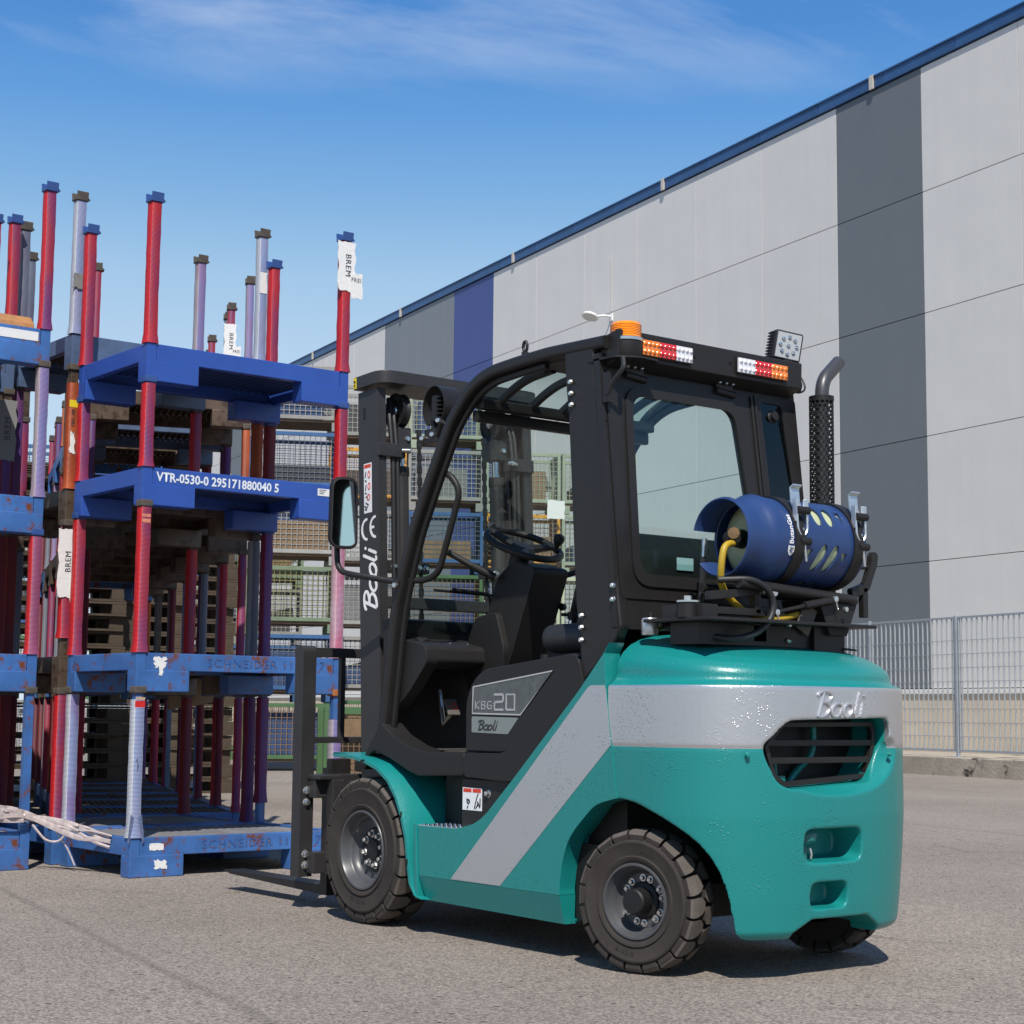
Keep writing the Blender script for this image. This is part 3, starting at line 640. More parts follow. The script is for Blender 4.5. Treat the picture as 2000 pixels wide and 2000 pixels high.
def rear_wheel(x, y, R0, steer, side):
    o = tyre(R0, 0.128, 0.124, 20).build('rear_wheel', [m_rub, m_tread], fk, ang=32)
    MB().lathe([(0.126, -0.002), (0.123, 0.004), (0.117, 0.004), (0.113, -0.003), (0.108, -0.022), (0.104, -0.026), (0.100, -0.040), (0.096, -0.052), (0.090, -0.058), (0.0, -0.058)], (0, 0, 0), (0, 1, 0), 56).build('rim', m_rim, o)
    MB().lathe([(0.062, -0.058), (0.058, -0.05), (0.044, -0.046), (0.042, -0.012), (0.042, 0.006), (0.037, 0.012), (0.030, 0.012), (0.0, 0.013)], (0, 0, 0), (0, 1, 0), 32).build('hub', m_deep, o)
    bm = bolt_mesh(0.0085, 0.013)
    for i in range(12):
        if i in (3,): continue
        a = 2*math.pi*(i+(0.12 if i % 2 else -0.12))/12+0.1; use(bm, 'wheel_bolt', o, (0.074*math.sin(a), -0.056, 0.074*math.cos(a)))
    polar_text(o, '5.00-8', 0.026, 0.168, math.pi*0.93, m_let, flip=True); polar_text(o, 'A.O.A', 0.020, 0.172, -0.35, m_let)
    o.location = (x, y, R0); o.rotation_euler = (0, 0, steer if side > 0 else math.pi+steer); return o
front_wheel(1.611, 0.547, 0.2925, 1); front_wheel(1.611, -0.547, 0.2925, -1)
rear_wheel(-0.012, 0.535, 0.2351, R(14), 1); rear_wheel(0.012, -0.47, 0.2351, R(9), -1)

# ---- front fenders, step
def fender(sg):
    cx, cz, r = 1.611, 0.2925, 0.352; prof = [(1.835, 0.672), (1.75, 0.672), (1.68, 0.668), (1.595, 0.655), (1.50, 0.628), (1.42, 0.583), (1.36, 0.520), (1.317, 0.445), (1.285, 0.362), (1.268, 0.265), (1.250, 0.185), (1.215, 0.142), (1.176, 0.136)]
    n = len(prof); V = []; F = []
    for i, (x, z) in enumerate(prof):
        yo = 0.556; yi = 0.30 if i > 2 else (0.42, 0.36, 0.32)[i]
        if i == 0: yi, yo = 0.545, 0.554
        if i > 9: yi = 0.50
        dx, dz = cx-x, cz-z; l = math.hypot(dx, dz); dx, dz = dx/l*0.009, dz/l*0.009
        bul = 0.016 if 3 < i < 9 else 0.006
        ux, uz = -dx/0.009, -dz/0.009
        V += [(x-ux*0.0, sg*yo, z), (x+ux*bul*0.6, sg*(yo-0.03), z+uz*bul*0.6), (x+ux*bul, sg*((yo+yi)/2), z+uz*bul), (x+ux*bul*1.2, sg*yi, z+uz*bul*1.2), (x+dx*1.5, sg*yi, z+dz*1.5), (x+dx*1.5, sg*yo, z+dz*1.5)]
    for i in range(n-1):
        for j in range(6): F.append((i*6+j, i*6+(j+1) % 6, i*6+6+(j+1) % 6, i*6+6+j))
    F += [tuple(range(6)), tuple(range(n*6-1, n*6-7, -1))]
    mb = MB().add(V, F); o = mb.build('front_fender', m_teal, fk, ang=45)
    for (x, z, a) in ((1.60, 0.652, 0.2), (1.318, 0.45, 1.2), (1.272, 0.27, 1.45)):
        MB().box((x+0.004, sg*0.5575, z-0.002), (0.008, 0.003, 0.026), (0, -math.pi/2+a, 0), 0.001).build('slot', m_deep, o)
    # the plate that closes the fender towards the step
    MB().prism([(1.228, 0.137), (1.238, 0.19), (1.248, 0.40), (1.245, 0.422), (1.232, 0.42), (1.222, 0.30), (1.212, 0.137)], 'y', sg*0.505, sg*0.549, 0.004).build('fender_end', m_teal, fk)
for sg in (1, -1): fender(sg)
def step(sg):
    o = MB().bb(0.97, 1.235, sg*0.36, sg*0.538, 0.398, 0.415, 0.002).build('step', mat('step_zinc', (0.5, 0.51, 0.52), 0.35, metal=0.7), fk)
    sm = mesh_only(MB().lathe([(0, 0.005), (0.006, 0.004), (0.009, 0.0)], (0, 0, 0), (0, 0, 1), 8), 'stud', m_steel)
    for i in range(8):
        for j in range(5): use(sm, 'stud', o, (1.21-i*0.03-(0.015 if j % 2 else 0), sg*(0.525-j*0.032), 0.4155))
    MB().prism([(0.90, 0.40), (1.02, 0.40), (1.02, 0.60), (0.68, 0.60), (0.74, 0.53), (0.83, 0.46)], 'y', sg*0.40, sg*0.485, 0.006).bb(1.018, 1.14, sg*0.34, sg*0.385, 0.40, 0.60, 0.004).bb(1.138, 1.29, sg*0.30, sg*0.37, 0.40, 0.61, 0.01).build('step_panel', m_plas, fk)
for sg in (1, -1): step(sg)
lb = MB().bb(0.893, 1.013, 0.484, 0.4868, 0.482, 0.566).build('warning_label', m_wht, fk)
for xa in (0.957, 0.898): MB().bb(xa, xa+0.051, 0.486, 0.4875, 0.549, 0.563).build('label_band', m_red, lb)
ic = MB()
for q in ([(0.975, 0.52), (0.967, 0.512), (0.975, 0.505), (0.985, 0.516)], [(0.977, 0.497), (0.982, 0.489)], [(0.985, 0.523), (0.968, 0.519)]): ic.stroke([q], 0.005, lambda u, v, h: (u, 0.4868+h, v))
for q in ([(0.937, 0.490), (0.922, 0.532), (0.914, 0.545)], [(0.928, 0.490), (0.912, 0.512), (0.905, 0.495)], [(0.918, 0.515), (0.912, 0.505), (0.920, 0.499)], [(0.902, 0.528), (0.902, 0.498)]): ic.stroke([q], 0.0045, lambda u, v, h: (u, 0.4868+h, v))
ic.build('pictogram', m_deep, lb)
MB().lathe([(0, 0.014), (0.009, 0.013), (0.012, 0.002), (0.015, 0.0)], (0.855, 0.485, 0.548), (0, 1, 0), 12).build('panel_bolt', m_chr, fk)

# ---- cab floor, sill, engine cover
sill = [(1.690, 0.612), (1.672, 0.672), (1.556, 0.808), (1.48, 0.758), (1.352, 0.714), (1.238, 0.695), (0.985, 0.695), (0.985, 0.61), (1.285, 0.598), (1.349, 0.612), (1.50, 0.664), (1.60, 0.690), (1.64, 0.672), (1.66, 0.612)]
sill_r = [(0.982, 0.697), (0.764, 0.700), (0.73, 0.708), (0.695, 0.735), (0.345, 1.035), (0.315, 1.04), (0.285, 0.935), (0.640, 0.622), (0.688, 0.60), (0.74, 0.598), (0.982, 0.606)]
for sg in (1, -1):
    MB().prism(round_poly(sill, 0.012, 2), 'y', sg*0.40, sg*0.505, 0.010).build('sill', m_plas, fk)
    MB().prism(round_poly(sill_r, 0.015, 2), 'y', sg*0.42, sg*0.506, 0.010).build('rear_sill', m_plas, fk)
fl = MB().bb(0.95, 1.62, -0.45, 0.455, 0.66, 0.690).build('floor_plate', m_deep, fk)
m_matt = mat('floor_mat', (0.055, 0.047, 0.04), 0.9, vary=(12, 0.35))
fm = MB().bb(0.99, 1.55, -0.42, 0.44, 0.690, 0.694)
for i in range(9): fm.bb(1.0+i*0.06, 1.052+i*0.06, -0.42, 0.44, 0.694, 0.699, 0.001)
fm.build('floor_mat', m_matt, fk)
cov = round_poly([(0.997, 0.702), (1.0, 0.895), (0.955, 0.972), (0.885, 1.012), (0.36, 1.062), (0.33, 1.035), (0.69, 0.735), (0.76, 0.702)], [0.01, 0.05, 0.05, 0.06, 0.02, 0.01, 0.04, 0.02], 5)
cv = MB().prism(cov, 'y', 0.2, 0.488, 0.022, seg=3).build('engine_cover', m_plas, fk)
MB().prism([(p[0], p[1]) for p in cov], 'y', -0.488, 0.2, 0.022).build('engine_cover', m_plas, fk)
m_dec = mat('decal_grey', (0.085, 0.095, 0.092), 0.45, vary=(40, 0.25)); m_dec2 = mat('decal_light', (0.20, 0.225, 0.215), 0.45)
tri = [(0.950, 0.945), (0.475, 1.000), (0.660, 0.842), (0.954, 0.845)]
d1 = MB().prism(tri, 'y', 0.4882, 0.4896).build('decal', m_dec, cv)
ln = MB()
def yp(u, v, h): return (u, 0.4896+h, v)
ln.stroke([tri+[tri[0]]], 0.0055, yp); ln.build('decal_outline', mat('decal_line', (0.42, 0.42, 0.40), 0.5), cv)
MB().prism(round_poly([(0.958, 0.834), (0.672, 0.831), (0.735, 0.770), (0.958, 0.774)], 0.006, 2), 'y', 0.4882, 0.4896).build('decal', m_dec2, cv)
m_k = mat('decal_text', (0.36, 0.36, 0.36), 0.5)
def side_txt(strokes, x, z, w, h, sw, m, par, y=0.4897, name='lettering', t=0.0012):
    b_ = MB(); b_.stroke([[(x-p[0]*w, z+p[1]*h) for p in s_] for s_ in strokes], sw, lambda u, v, hh: (u, y+hh, v), t); return b_.build(name, m, par, ang=0)
side_txt(baoli(), 0.925, 0.784, 0.120, 0.036, 0.0055, mat('decal_dark', (0.03, 0.032, 0.032), 0.5), cv)
KBG = [[(0, 0), (0, 1)], [(0.24, 1), (0.02, 0.45), (0.24, 0)], [(0.38, 0), (0.38, 1), (0.58, 1), (0.6, 0.85), (0.56, 0.55), (0.38, 0.52)], [(0.56, 0.52), (0.62, 0.3), (0.6, 0.08), (0.54, 0), (0.38, 0)], [(1.0, 0.95), (0.84, 1), (0.76, 0.8), (0.76, 0.2), (0.84, 0), (1.0, 0.05), (1.0, 0.48), (0.88, 0.48)]]
side_txt(KBG, 0.934, 0.862, 0.098, 0.028, 0.004, m_k, cv)
side_txt([[(0.0, 1), (0.4, 1), (0.44, 0.9), (0.44, 0.6), (0.4, 0.52), (0.06, 0.5), (0.0, 0.42), (0.0, 0.0), (0.44, 0.0)], [(0.6, 0), (0.6, 1), (1.02, 1), (1.02, 0), (0.6, 0)]], 0.816, 0.860, 0.118, 0.056, 0.009, m_k, cv)

# ---- cab frame
SEC = lambda a, b, r=0.014: round_poly([(-a, -b), (a, -b), (a, b), (-a, b)], r, 3)
hoop = [(0.20, 2.158), (0.52, 2.166), (0.70, 2.160), (0.862, 2.150), (0.940, 2.130), (1.008, 2.096), (1.058, 2.055), (1.130, 1.985), (1.250, 1.792), (1.372, 1.580), (1.441, 1.408), (1.484, 1.282), (1.506, 1.180), (1.534, 0.99), (1.562, 0.80), (1.586, 0.68)]
hoop = [tuple(p) for p in smooth_path([(x, 0, z) for x, z in hoop], 0.04, 3)]
for sg in (1, -1):
    P = [(x, sg*0.472, z) for x, y, z in hoop]
    MB().sweep(P, SEC(0.028, 0.023), (0, sg, 0) if False else (0, 0, 1)).build('cab_pillar', m_blk, fk, ang=40) if False else None
    mb = MB(); n = len(P); sec = SEC(0.023, 0.028)
    rings = []
    for i in range(n):
        a = Vector(P[max(i-1, 0)]); b = Vector(P[min(i+1, n-1)]); t = (b-a).normalized(); nrm = Vector((t.z, 0, -t.x))
        rings.append([Vector(P[i]) - nrm*s_[0] + Vector((0, sg*s_[1], 0)) for s_ in sec])
    mb.loft(rings); hp = mb.build('cab_pillar', m_blk, fk, ang=40)
    # door seal strip inside the hoop
    mb = MB(); rings = []
    for i in range(4, n):
        a = Vector(P[max(i-1, 0)]); b = Vector(P[min(i+1, n-1)]); t = (b-a).normalized(); nrm = Vector((t.z, 0, -t.x))
        rings.append([Vector(P[i]) + nrm*(0.036+s_[0]*0.5) + Vector((0, -sg*0.012+sg*s_[1]*0.4, 0)) for s_ in sec])
    mb.loft(rings).build('door_seal', m_plas, hp, ang=40)
    bp_ = [(0.235, 2.180), (0.42, 2.178), (0.412, 2.06), (0.390, 1.88), (0.346, 1.243), (0.315, 1.03), (0.305, 0.955), (0.13, 1.10), (0.104, 1.148), (0.152, 1.418), (0.204, 1.768), (0.247, 2.008), (0.258, 2.128)]
    bp = MB().prism(bp_, 'y', sg*0.450, sg*0.4965, 0.010, seg=3).build('cab_post', m_blk, fk)
    bm = mesh_only(MB().lathe([(0, 0.012), (0.007, 0.0118), (0.0095, 0.008), (0.0105, 0.0)], (0, 0, 0), (0, 1, 0), 6), 'bolt', m_chr, ang=25)
    for x, z in ((0.371, 2.034), (0.368, 1.992), (0.365, 1.95), (0.303, 1.191), (0.303, 1.149), (0.303, 1.105), (0.137, 1.289), (0.137, 1.241)):
        use(bm, 'bolt', bp, (x, sg*0.5, z), (0, 0, 0 if sg > 0 else math.pi))
# roof
rf = MB().bb(0.20, 0.665, -0.455, 0.455, 2.135, 2.172, 0.008)
rf.build('roof_panel', m_blk, fk)
for y in (0.36, 0.20, 0.04, -0.12, -0.28):
    MB().sweep(smooth_path([(0.64, y, 2.142), (0.80, y, 2.128), (0.90, y, 2.095), (0.985, y, 2.052)], 0.05), SEC(0.011, 0.016, 0.005), (0, 0, 1)).build('roof_bar', m_blk, fk)
MB().sweep([(0.985, -0.45, 2.045), (0.985, 0.45, 2.045)], SEC(0.026, 0.020, 0.008)).sweep([(1.012, -0.45, 2.000), (1.012, 0.45, 2.000)], SEC(0.018, 0.022, 0.008)).build('front_beam', m_blk, fk)
rg = [(0.64, 2.160), (0.82, 2.150), (0.93, 2.112), (1.0, 2.068)]
MB().loft([[(x, -0.44, z), (x, 0.44, z), (x, 0.44, z+0.005), (x, -0.44, z+0.005)] for x, z in rg]).build('roof_glass', g_green, fk, ang=60)
ws = [(1.045, 2.0), (1.12, 1.9), (1.25, 1.70), (1.37, 1.50), (1.455, 1.30), (1.49, 1.17)]
MB().loft([[(x+0.03, -0.43, z), (x+0.03, 0.43, z), (x+0.036, 0.43, z), (x+0.036, -0.43, z)] for x, z in ws]).build('windscreen', glass('windscreen_glass', (0.88, 0.94, 0.92)), fk, ang=60)
MB().tube(smooth_path([(1.44, 0.02, 1.20), (1.43, 0.05, 1.34), (1.42, 0.25, 1.35)], 0.02), 0.008, 6).tube([(1.425, -0.05, 1.335), (1.44, 0.33, 1.345)], 0.006, 6).build('wiper', m_deep, fk)
# lifting eye
MB().tube([(0.69+0.012*math.cos(a), 0.46, 2.222+0.02*math.sin(a)) for a in [2*math.pi*i/16 for i in range(16)]], 0.006, 8, closed=True).cyl((0.69, 0.46, 2.172), (0.69, 0.46, 2.20), 0.014, 12).lathe([(0.022, 0.0), (0.020, 0.008), (0, 0.01)], (0.69, 0.46, 2.178), (0, 0, 1), 12).build('lifting_eye', m_blk, fk)

for sg in (1, -1):     # side returns that close the cab between post and rear wall
    MB().prism([(0.1146, 1.14), (0.2215, 2.12), (0.262, 2.10), (0.25, 1.98), (0.215, 1.76), (0.165, 1.42), (0.125, 1.14)], 'y', sg*0.470, sg*0.4935, 0.003).build('corner_panel', m_blk, fk)
# ---- rear wall of the cab: plane x = -0.0096+0.109 z
def RW(y, z, off): return (-0.0096+0.109*z-off, y, z)
def rring(name, outer, inner, ro, ri, o0, o1, m, par=None):
    return MB().ring(round_poly(outer, ro, 6), round_poly(inner, ri, 6), lambda p, t: RW(p[0], p[1], t), o0, o1).build(name, m, par or fk, ang=40)
rring('rear_frame', [(0.5, 1.14), (-0.5, 1.14), (-0.5, 2.12), (0.5, 2.12)], [(0.470, 1.255), (-0.470, 1.255), (-0.44, 2.05), (0.470, 2.05)], 0.01, 0.03, -0.03, 0.0, m_blk)
dr = rring('rear_door', [(0.480, 1.247), (-0.262, 1.247), (-0.262, 2.062), (0.480, 2.062)], [(0.395, 1.325), (-0.225, 1.325), (-0.155, 1.990), (0.375, 1.990)], 0.02, 0.07, -0.02, 0.006, m_blk)
rring('window_seal', [(0.422, 1.292), (-0.258, 1.292), (-0.172, 2.012), (0.398, 2.012)], [(0.385, 1.335), (-0.218, 1.335), (-0.150, 1.980), (0.365, 1.980)], 0.085, 0.065, 0.006, 0.014, m_plas, dr)
wp = round_poly([(0.390, 1.33), (-0.222, 1.33), (-0.152, 1.985), (0.370, 1.985)], 0.066, 6)
MB().loft([[RW(p[0], p[1], 0.000) for p in wp], [RW(p[0], p[1], 0.005) for p in wp]]).build('rear_window', glass('rear_glass', (0.85, 0.935, 0.905)), dr)
fx = rring('rear_quarter_frame', [(-0.270, 1.247), (-0.5, 1.247), (-0.5, 2.062), (-0.270, 2.062)], [(-0.330, 1.30), (-0.478, 1.30), (-0.418, 2.035), (-0.304, 2.035)], 0.012, 0.02, -0.02, 0.004, m_blk)
wq = round_poly([(-0.325, 1.30), (-0.480, 1.30), (-0.420, 2.038), (-0.300, 2.038)], 0.02, 6)
MB().loft([[RW(p[0], p[1], -0.006) for p in wq], [RW(p[0], p[1], -0.001) for p in wq]]).build('quarter_window', glass('quarter_glass', (0.33, 0.37, 0.36)), fx)
MB().lathe([(0, 0.02), (0.017, 0.018), (0.02, 0.004), (0.026, 0.0)], RW(-0.37, 1.985, 0.0), (-1, 0, 0.1), 16).build('latch', m_plas, fx)
for y in (-0.268, -0.288): MB().sweep([RW(y, 1.25, 0.008), RW(y+0.018, 2.05, 0.008)], SEC(0.006, 0.006, 0.002), (0, 1, 0)).build('rubber_strip', m_plas, fx)
for ya, yb in ((0.392, 0.294), (-0.059, -0.157)):
    MB().tube([RW(ya, 2.052, 0.012), RW(yb, 2.042, 0.012)], 0.013, 10).box(RW((ya+yb)/2, 2.065, 0.006), (0.012, abs(ya-yb)*0.9, 0.03)).build('hinge', m_blk, dr)
bmr = mesh_only(MB().lathe([(0, 0.010), (0.006, 0.0098), (0.008, 0.006), (0.009, 0.0)], (0, 0, 0), (-1, 0, 0.1), 6), 'bolt', m_chr, ang=25)
ov = MB().prism([(0.245, 2.178), (0.150, 2.200), (0.146, 2.194), (0.150, 2.098), (0.200, 2.078), (0.222, 2.066), (0.245, 2.066)], 'y', -0.472, 0.472, 0.006).build('rear_header', m_blk, fk)
for ys in ((0.385, 0.352, 0.318), (-0.075, -0.108, -0.142)):
    for y in ys: use(bmr, 'bolt', ov, (0.198, y, 2.083))
for y in (0.104, -0.083): MB().lathe([(0.008, 0.0), (0.008, 0.002), (0.004, 0.003)], (0.148, y, 2.148), (-1, 0, 0), 10).build('screw_hole', m_deep, ov)
MB().tube(smooth_path([(0.16, -0.42, 2.14), (0.16, -0.475, 2.12), (0.18, -0.485, 2.10)], 0.03), 0.012, 8).build('cable_gland', m_plas, ov)
# rear lamps
L_AMB = mat('lens_amber', (0.85, 0.20, 0.008), 0.12, bump=(140, 0.6, 0.002), coat=1.0); L_RED = mat('lens_red', (0.62, 0.012, 0.012), 0.12, bump=(140, 0.25, 0.001), coat=1.0); L_WHT = mat('lens_clear', (0.72, 0.72, 0.74), 0.12, bump=(140, 0.6, 0.002), coat=1.0)
def lampbar(y0, y1, cols):
    hs = MB().bb(0.138, 0.150, y0, y1, 2.112, 2.176, 0.003).build('rear_lamp', m_plas, fk)
    n = len(cols); w = (y1-y0)/n
    for i, cm in enumerate(cols):
        a, b = y0+i*w+0.0008, y0+(i+1)*w-0.0008; mb = MB().bb(0.130, 0.140, a, b, 2.116, 2.172, 0.003)
        for r in range(2):
            for q in range(4): mb.lathe([(0, 0.006), (0.006, 0.0045), (0.010, 0.0)], (0.1302, a+(b-a)*(q+0.5)/4, 2.130+r*0.028), (-1, 0, 0), 10)
        mb.build('lens', cm, hs)
lampbar(0.368, 0.126, [L_AMB, L_RED, L_WHT]); lampbar(-0.112, -0.375, [L_WHT, L_RED, L_AMB])
# beacon
bc = MB().prism(round_poly([(0.10, 0.31), (0.30, 0.33), (0.30, 0.50), (0.14, 0.50), (0.09, 0.42)], 0.03, 4), 'z', 2.092, 2.099).build('beacon_bracket', m_blk, fk)
bo = (0.18, 0.408, 2.0985)
MB().lathe([(0.0, 0.0), (0.058, 0.0), (0.062, 0.006), (0.062, 0.058), (0.058, 0.062)], bo, (0, 0, 1), 32).build('beacon_base', m_plas, bc)
MB().lathe([(0.060, 0.062), (0.064, 0.064), (0.064, 0.074), (0.059, 0.077)], bo, (0, 0, 1), 32).build('beacon_ring', m_chr, bc)
mb = MB(); pr = [(0.056, 0.076)]
for i in range(8): pr += [(0.0565, 0.080+i*0.006), (0.0545, 0.083+i*0.006)]
pr += [(0.054, 0.128), (0.050, 0.132), (0.048, 0.130), (0.0, 0.131)]
def amber_glass():
    m = bpy.data.materials.new('beacon_amber'); m.use_nodes = True; nt = m.node_tree; b = nt.nodes['Principled BSDF']
    b.inputs['Base Color'].default_value = (1.0, 0.30, 0.005, 1); b.inputs['Roughness'].default_value = 0.08; b.inputs['Coat Weight'].default_value = 1; b.inputs['Subsurface Weight'].default_value = 0.5; b.inputs['Subsurface Radius'].default_value = (0.05, 0.02, 0.005); return m
mb.lathe(pr, bo, (0, 0, 1), 32).build('beacon_lens', amber_glass(), bc)
MB().tube(smooth_path([(0.12, 0.475, 2.09), (0.10, 0.488, 2.05), (0.155, 0.497, 2.0), (0.175, 0.497, 1.965)], 0.02), 0.009, 8).build('beacon_cable', m_hose, fk)
MB().bb(0.168, 0.20, 0.485, 0.5, 1.935, 2.045, 0.004).build('cable_bracket', m_blk, fk)
# rear work light
wl = MB().bb(0.19, 0.24, -0.475, -0.43, 2.172, 2.19, 0.002).build('work_light_bracket', m_chr, fk)
MB().box((0.215, -0.455, 2.205), (0.04, 0.03, 0.03), None, 0.003).build('light_foot', m_plas, wl)
M = Matrix.Translation((0.235, -0.478, 2.278)) @ Matrix.Rotation(R(7), 4, 'X') @ Matrix.Rotation(R(-6), 4, 'Y') @ Matrix.Rotation(R(-24), 4, 'Z')
def placed(mb, M): mb.v = [tuple(M @ Vector(v)) for v in mb.v]; return mb
hs = MB().box((0, 0, 0), (0.05, 0.118, 0.118), None, 0.010, seg=3)
for i in range(9): hs.box((0.033, 0, -0.048+i*0.012), (0.03, 0.108, 0.004)); hs.box((0.018, 0.060, -0.048+i*0.012), (0.045, 0.012, 0.005))
placed(hs, M).build('light_housing', m_plas, wl)
ll = placed(MB().box((-0.026, 0, 0), (0.004, 0.10, 0.10), None, 0.001), M).build('light_lens', mat('led_lens', (0.40, 0.41, 0.42), 0.15, bump=(240, 0.5, 0.002), coat=1), wl)
mb = MB()
for i in range(9):
    a = 2*math.pi*i/8; r = 0.034 if i < 8 else 0; mb.lathe([(0, 0.006), (0.006, 0.005), (0.009, 0.0)], (-0.0285, r*math.sin(a), r*math.cos(a)), (-1, 0, 0), 10)
placed(mb, M).build('led', m_steel, wl)
MB().tube(smooth_path([(0.25, -0.50, 2.21), (0.22, -0.545, 2.17), (0.19, -0.545, 2.11), (0.18, -0.48, 2.085), (0.17, -0.42, 2.10)], 0.05, 6), 0.004, 6).build('light_cable', m_hose, wl)
# ---- mast (leans forward a little: every piece hangs under the mast part and is built upright, then turned)
ms = MB()
for sg in (1, -1):   # outer channels: web on the outside, flanges turned in
    ms.bb(1.655, 1.805, sg*0.405, sg*0.420, 0.30, 2.225, 0.003).bb(1.655, 1.672, sg*0.375, sg*0.405, 0.30, 2.225, 0.003).bb(1.788, 1.805, sg*0.375, sg*0.405, 0.30, 2.225, 0.003)
ms.bb(1.66, 1.70, -0.40, 0.40, 0.46, 0.60, 0.006).bb(1.66, 1.70, -0.405, 0.405, 1.28, 1.33, 0.006)
mast = ms.build('mast', m_mast, fk)
TILT = R(3.0); PV = Vector((1.72, 0, 0.30))
mast.matrix_local = Matrix.Translation(PV) @ Matrix.Rotation(TILT, 4, 'Y') @ Matrix.Translation(-PV)
inn = MB()
for sg in (1, -1):
    inn.bb(1.72, 1.84, sg*0.372, sg*0.384, 0.16, 2.20, 0.003).bb(1.73, 1.742, sg*0.345, sg*0.372, 0.16, 2.20, 0.003).bb(1.825, 1.84, sg*0.33, sg*0.372, 0.16, 2.20, 0.003)
inn.bb(1.70, 1.73, -0.30, 0.30, 0.22, 0.32, 0.004).build('inner_mast', m_mast, mast)
cap = round_poly([(1.595, -0.44), (1.595, 0.44), (1.812, 0.44), (1.812, -0.44)], [0.085, 0.085, 0.006, 0.006], 6)
cp = MB().prism(cap, 'z', 2.236, 2.292, 0.004).build('mast_cap', m_mast, mast)
st = MB().bb(1.785, 1.808, 0.4395, 0.4415, 2.240, 2.288, 0.001).build('sticker', m_yel, cp)
ic = MB().stroke([[(1.803, 2.276), (1.790, 2.272)], [(1.803, 2.270), (1.790, 2.266)], [(1.802, 2.258), (1.794, 2.258), (1.794, 2.250), (1.800, 2.248)]], 0.003, lambda u, v, h: (u, 0.4416+h, v)); ic.build('pictogram', m_deep, st)
MB().bb(1.745, 1.765, 0.419, 0.4212, 2.10, 2.15, 0.001).build('slot', m_deep, mast)
for sg in (1, -1):
    y = sg*0.262; xc = 1.715
    MB().cyl((xc, y, 0.22), (xc, y, 1.895), 0.034, 20).lathe([(0.034, 0), (0.040, 0.004), (0.040, 0.05), (0.034, 0.054)], (xc, y, 1.43), (0, 0, 1), 20).lathe([(0.0, 0.004), (0.037, 0.004), (0.038, -0.03), (0.034, -0.04)], (xc, y, 1.895), (0, 0, 1), 20).build('lift_cylinder', m_mast, mast)
    MB().cyl((xc, y, 1.895), (xc, y, 1.99), 0.0175, 16).build('piston_rod', m_steel, mast)
    MB().bb(xc-0.035, xc+0.035, y-0.034, y+0.034, 1.975, 2.07, 0.004).build('rod_block', m_mast, mast)
    MB().lathe([(0, 0.010), (0.010, 0.0095), (0.014, 0.0)], (xc-0.035, y-0.012, 2.02), (-1, 0, 0), 6).build('bolt', m_chr, mast, ang=25)
    ax = Vector((-0.86, 0.5*1.0, 0)).normalized() if False else Vector((0, 1, 0))
    sy = y+0.012
    sh = MB().lathe([(0.026, 0.020), (0.046, 0.012), (0.052, 0.010), (0.066, 0.014), (0.074, 0.020), (0.078, 0.018), (0.070, 0.008), (0.068, 0.0), (0.070, -0.008), (0.078, -0.018), (0.066, -0.02), (0.026, -0.02)], (xc, sy, 2.145), ax, 36)
    for i in range(6):
        a = i*math.pi/3; sh.box((xc+0.042*math.cos(a), sy+0.008, 2.145+0.042*math.sin(a)), (0.028, 0.010, 0.010), (0, -a, 0))
    so = sh.build('sheave', m_plas, mast)
    MB().lathe([(0, 0.034), (0.014, 0.033), (0.018, 0.030), (0.022, 0.026), (0.024, 0.018)], (xc, sy, 2.145), ax, 18).build('sheave_pin', m_chr, so)
    # leaf chain: linked plates
    ch = MB(); cx_, cy_ = xc-0.02, y-sg*0.085 if sg > 0 else y+0.085
    for i in range(62):
        z = 0.42+i*0.0268
        ch.box((cx_, cy_, z), (0.012, 0.020 if i % 2 else 0.012, 0.031))
    ch.build('chain', mat('chain_steel', (0.05, 0.047, 0.043), 0.4, metal=0.6), mast)
    # hoses down the rail
    for q, dy in enumerate((0.055, 0.078)):
        yy = y+sg*dy
        MB().tube(smooth_path([(xc+0.02, yy-sg*0.03, 2.20), (xc-0.03, yy, 2.12), (xc-0.055, yy, 1.9), (xc-0.05, yy, 1.2), (xc-0.055, yy-sg*0.02, 0.6)], 0.08, 4), 0.0095, 8).build('hydraulic_hose', m_hose, mast)
    MB().bb(xc-0.05, xc+0.01, min(y-sg*0.11, y+sg*0.10), max(y-sg*0.11, y+sg*0.10), 1.435, 1.485, 0.004).build('hose_clamp', m_mast, mast)
    for dy in (-0.09, -0.055, 0.0, 0.075):
        MB().lathe([(0, 0.012), (0.008, 0.0115), (0.011, 0.002), (0.014, 0.0)], (xc-0.051, y+dy*sg, 1.458), (-1, 0, 0), 8).build('clamp_bolt', m_chr, mast, ang=25)
    MB().bb(1.640, 1.70, sg*0.285, sg*0.421, 1.925, 1.985, 0.006).build('stop_block', m_mast, mast)
    MB().tube([(1.635, sg*0.31, 1.955), (1.62, sg*0.28, 1.955)], 0.010, 10).lathe([(0, 0.016), (0.010, 0.012), (0.012, 0)], (1.632, sg*0.275, 1.955), (-1, 0, 0), 12).build('stop_bolt', m_chr, mast)
    hk = MB().tube(smooth_path([(xc-0.03, y-sg*0.035, 1.66), (xc-0.035, y-sg*0.05, 1.69), (xc-0.03, y-sg*0.075, 1.665), (xc-0.03, y-sg*0.07, 1.635)], 0.02), 0.008, 8); hk.build('pipe_elbow', m_mast, mast)
    MB().tube([(xc-0.03, y-sg*0.055, 1.632), (xc-0.03, y-sg*0.10, 1.636)], 0.012, 8).build('pipe_fitting', m_chr, mast)
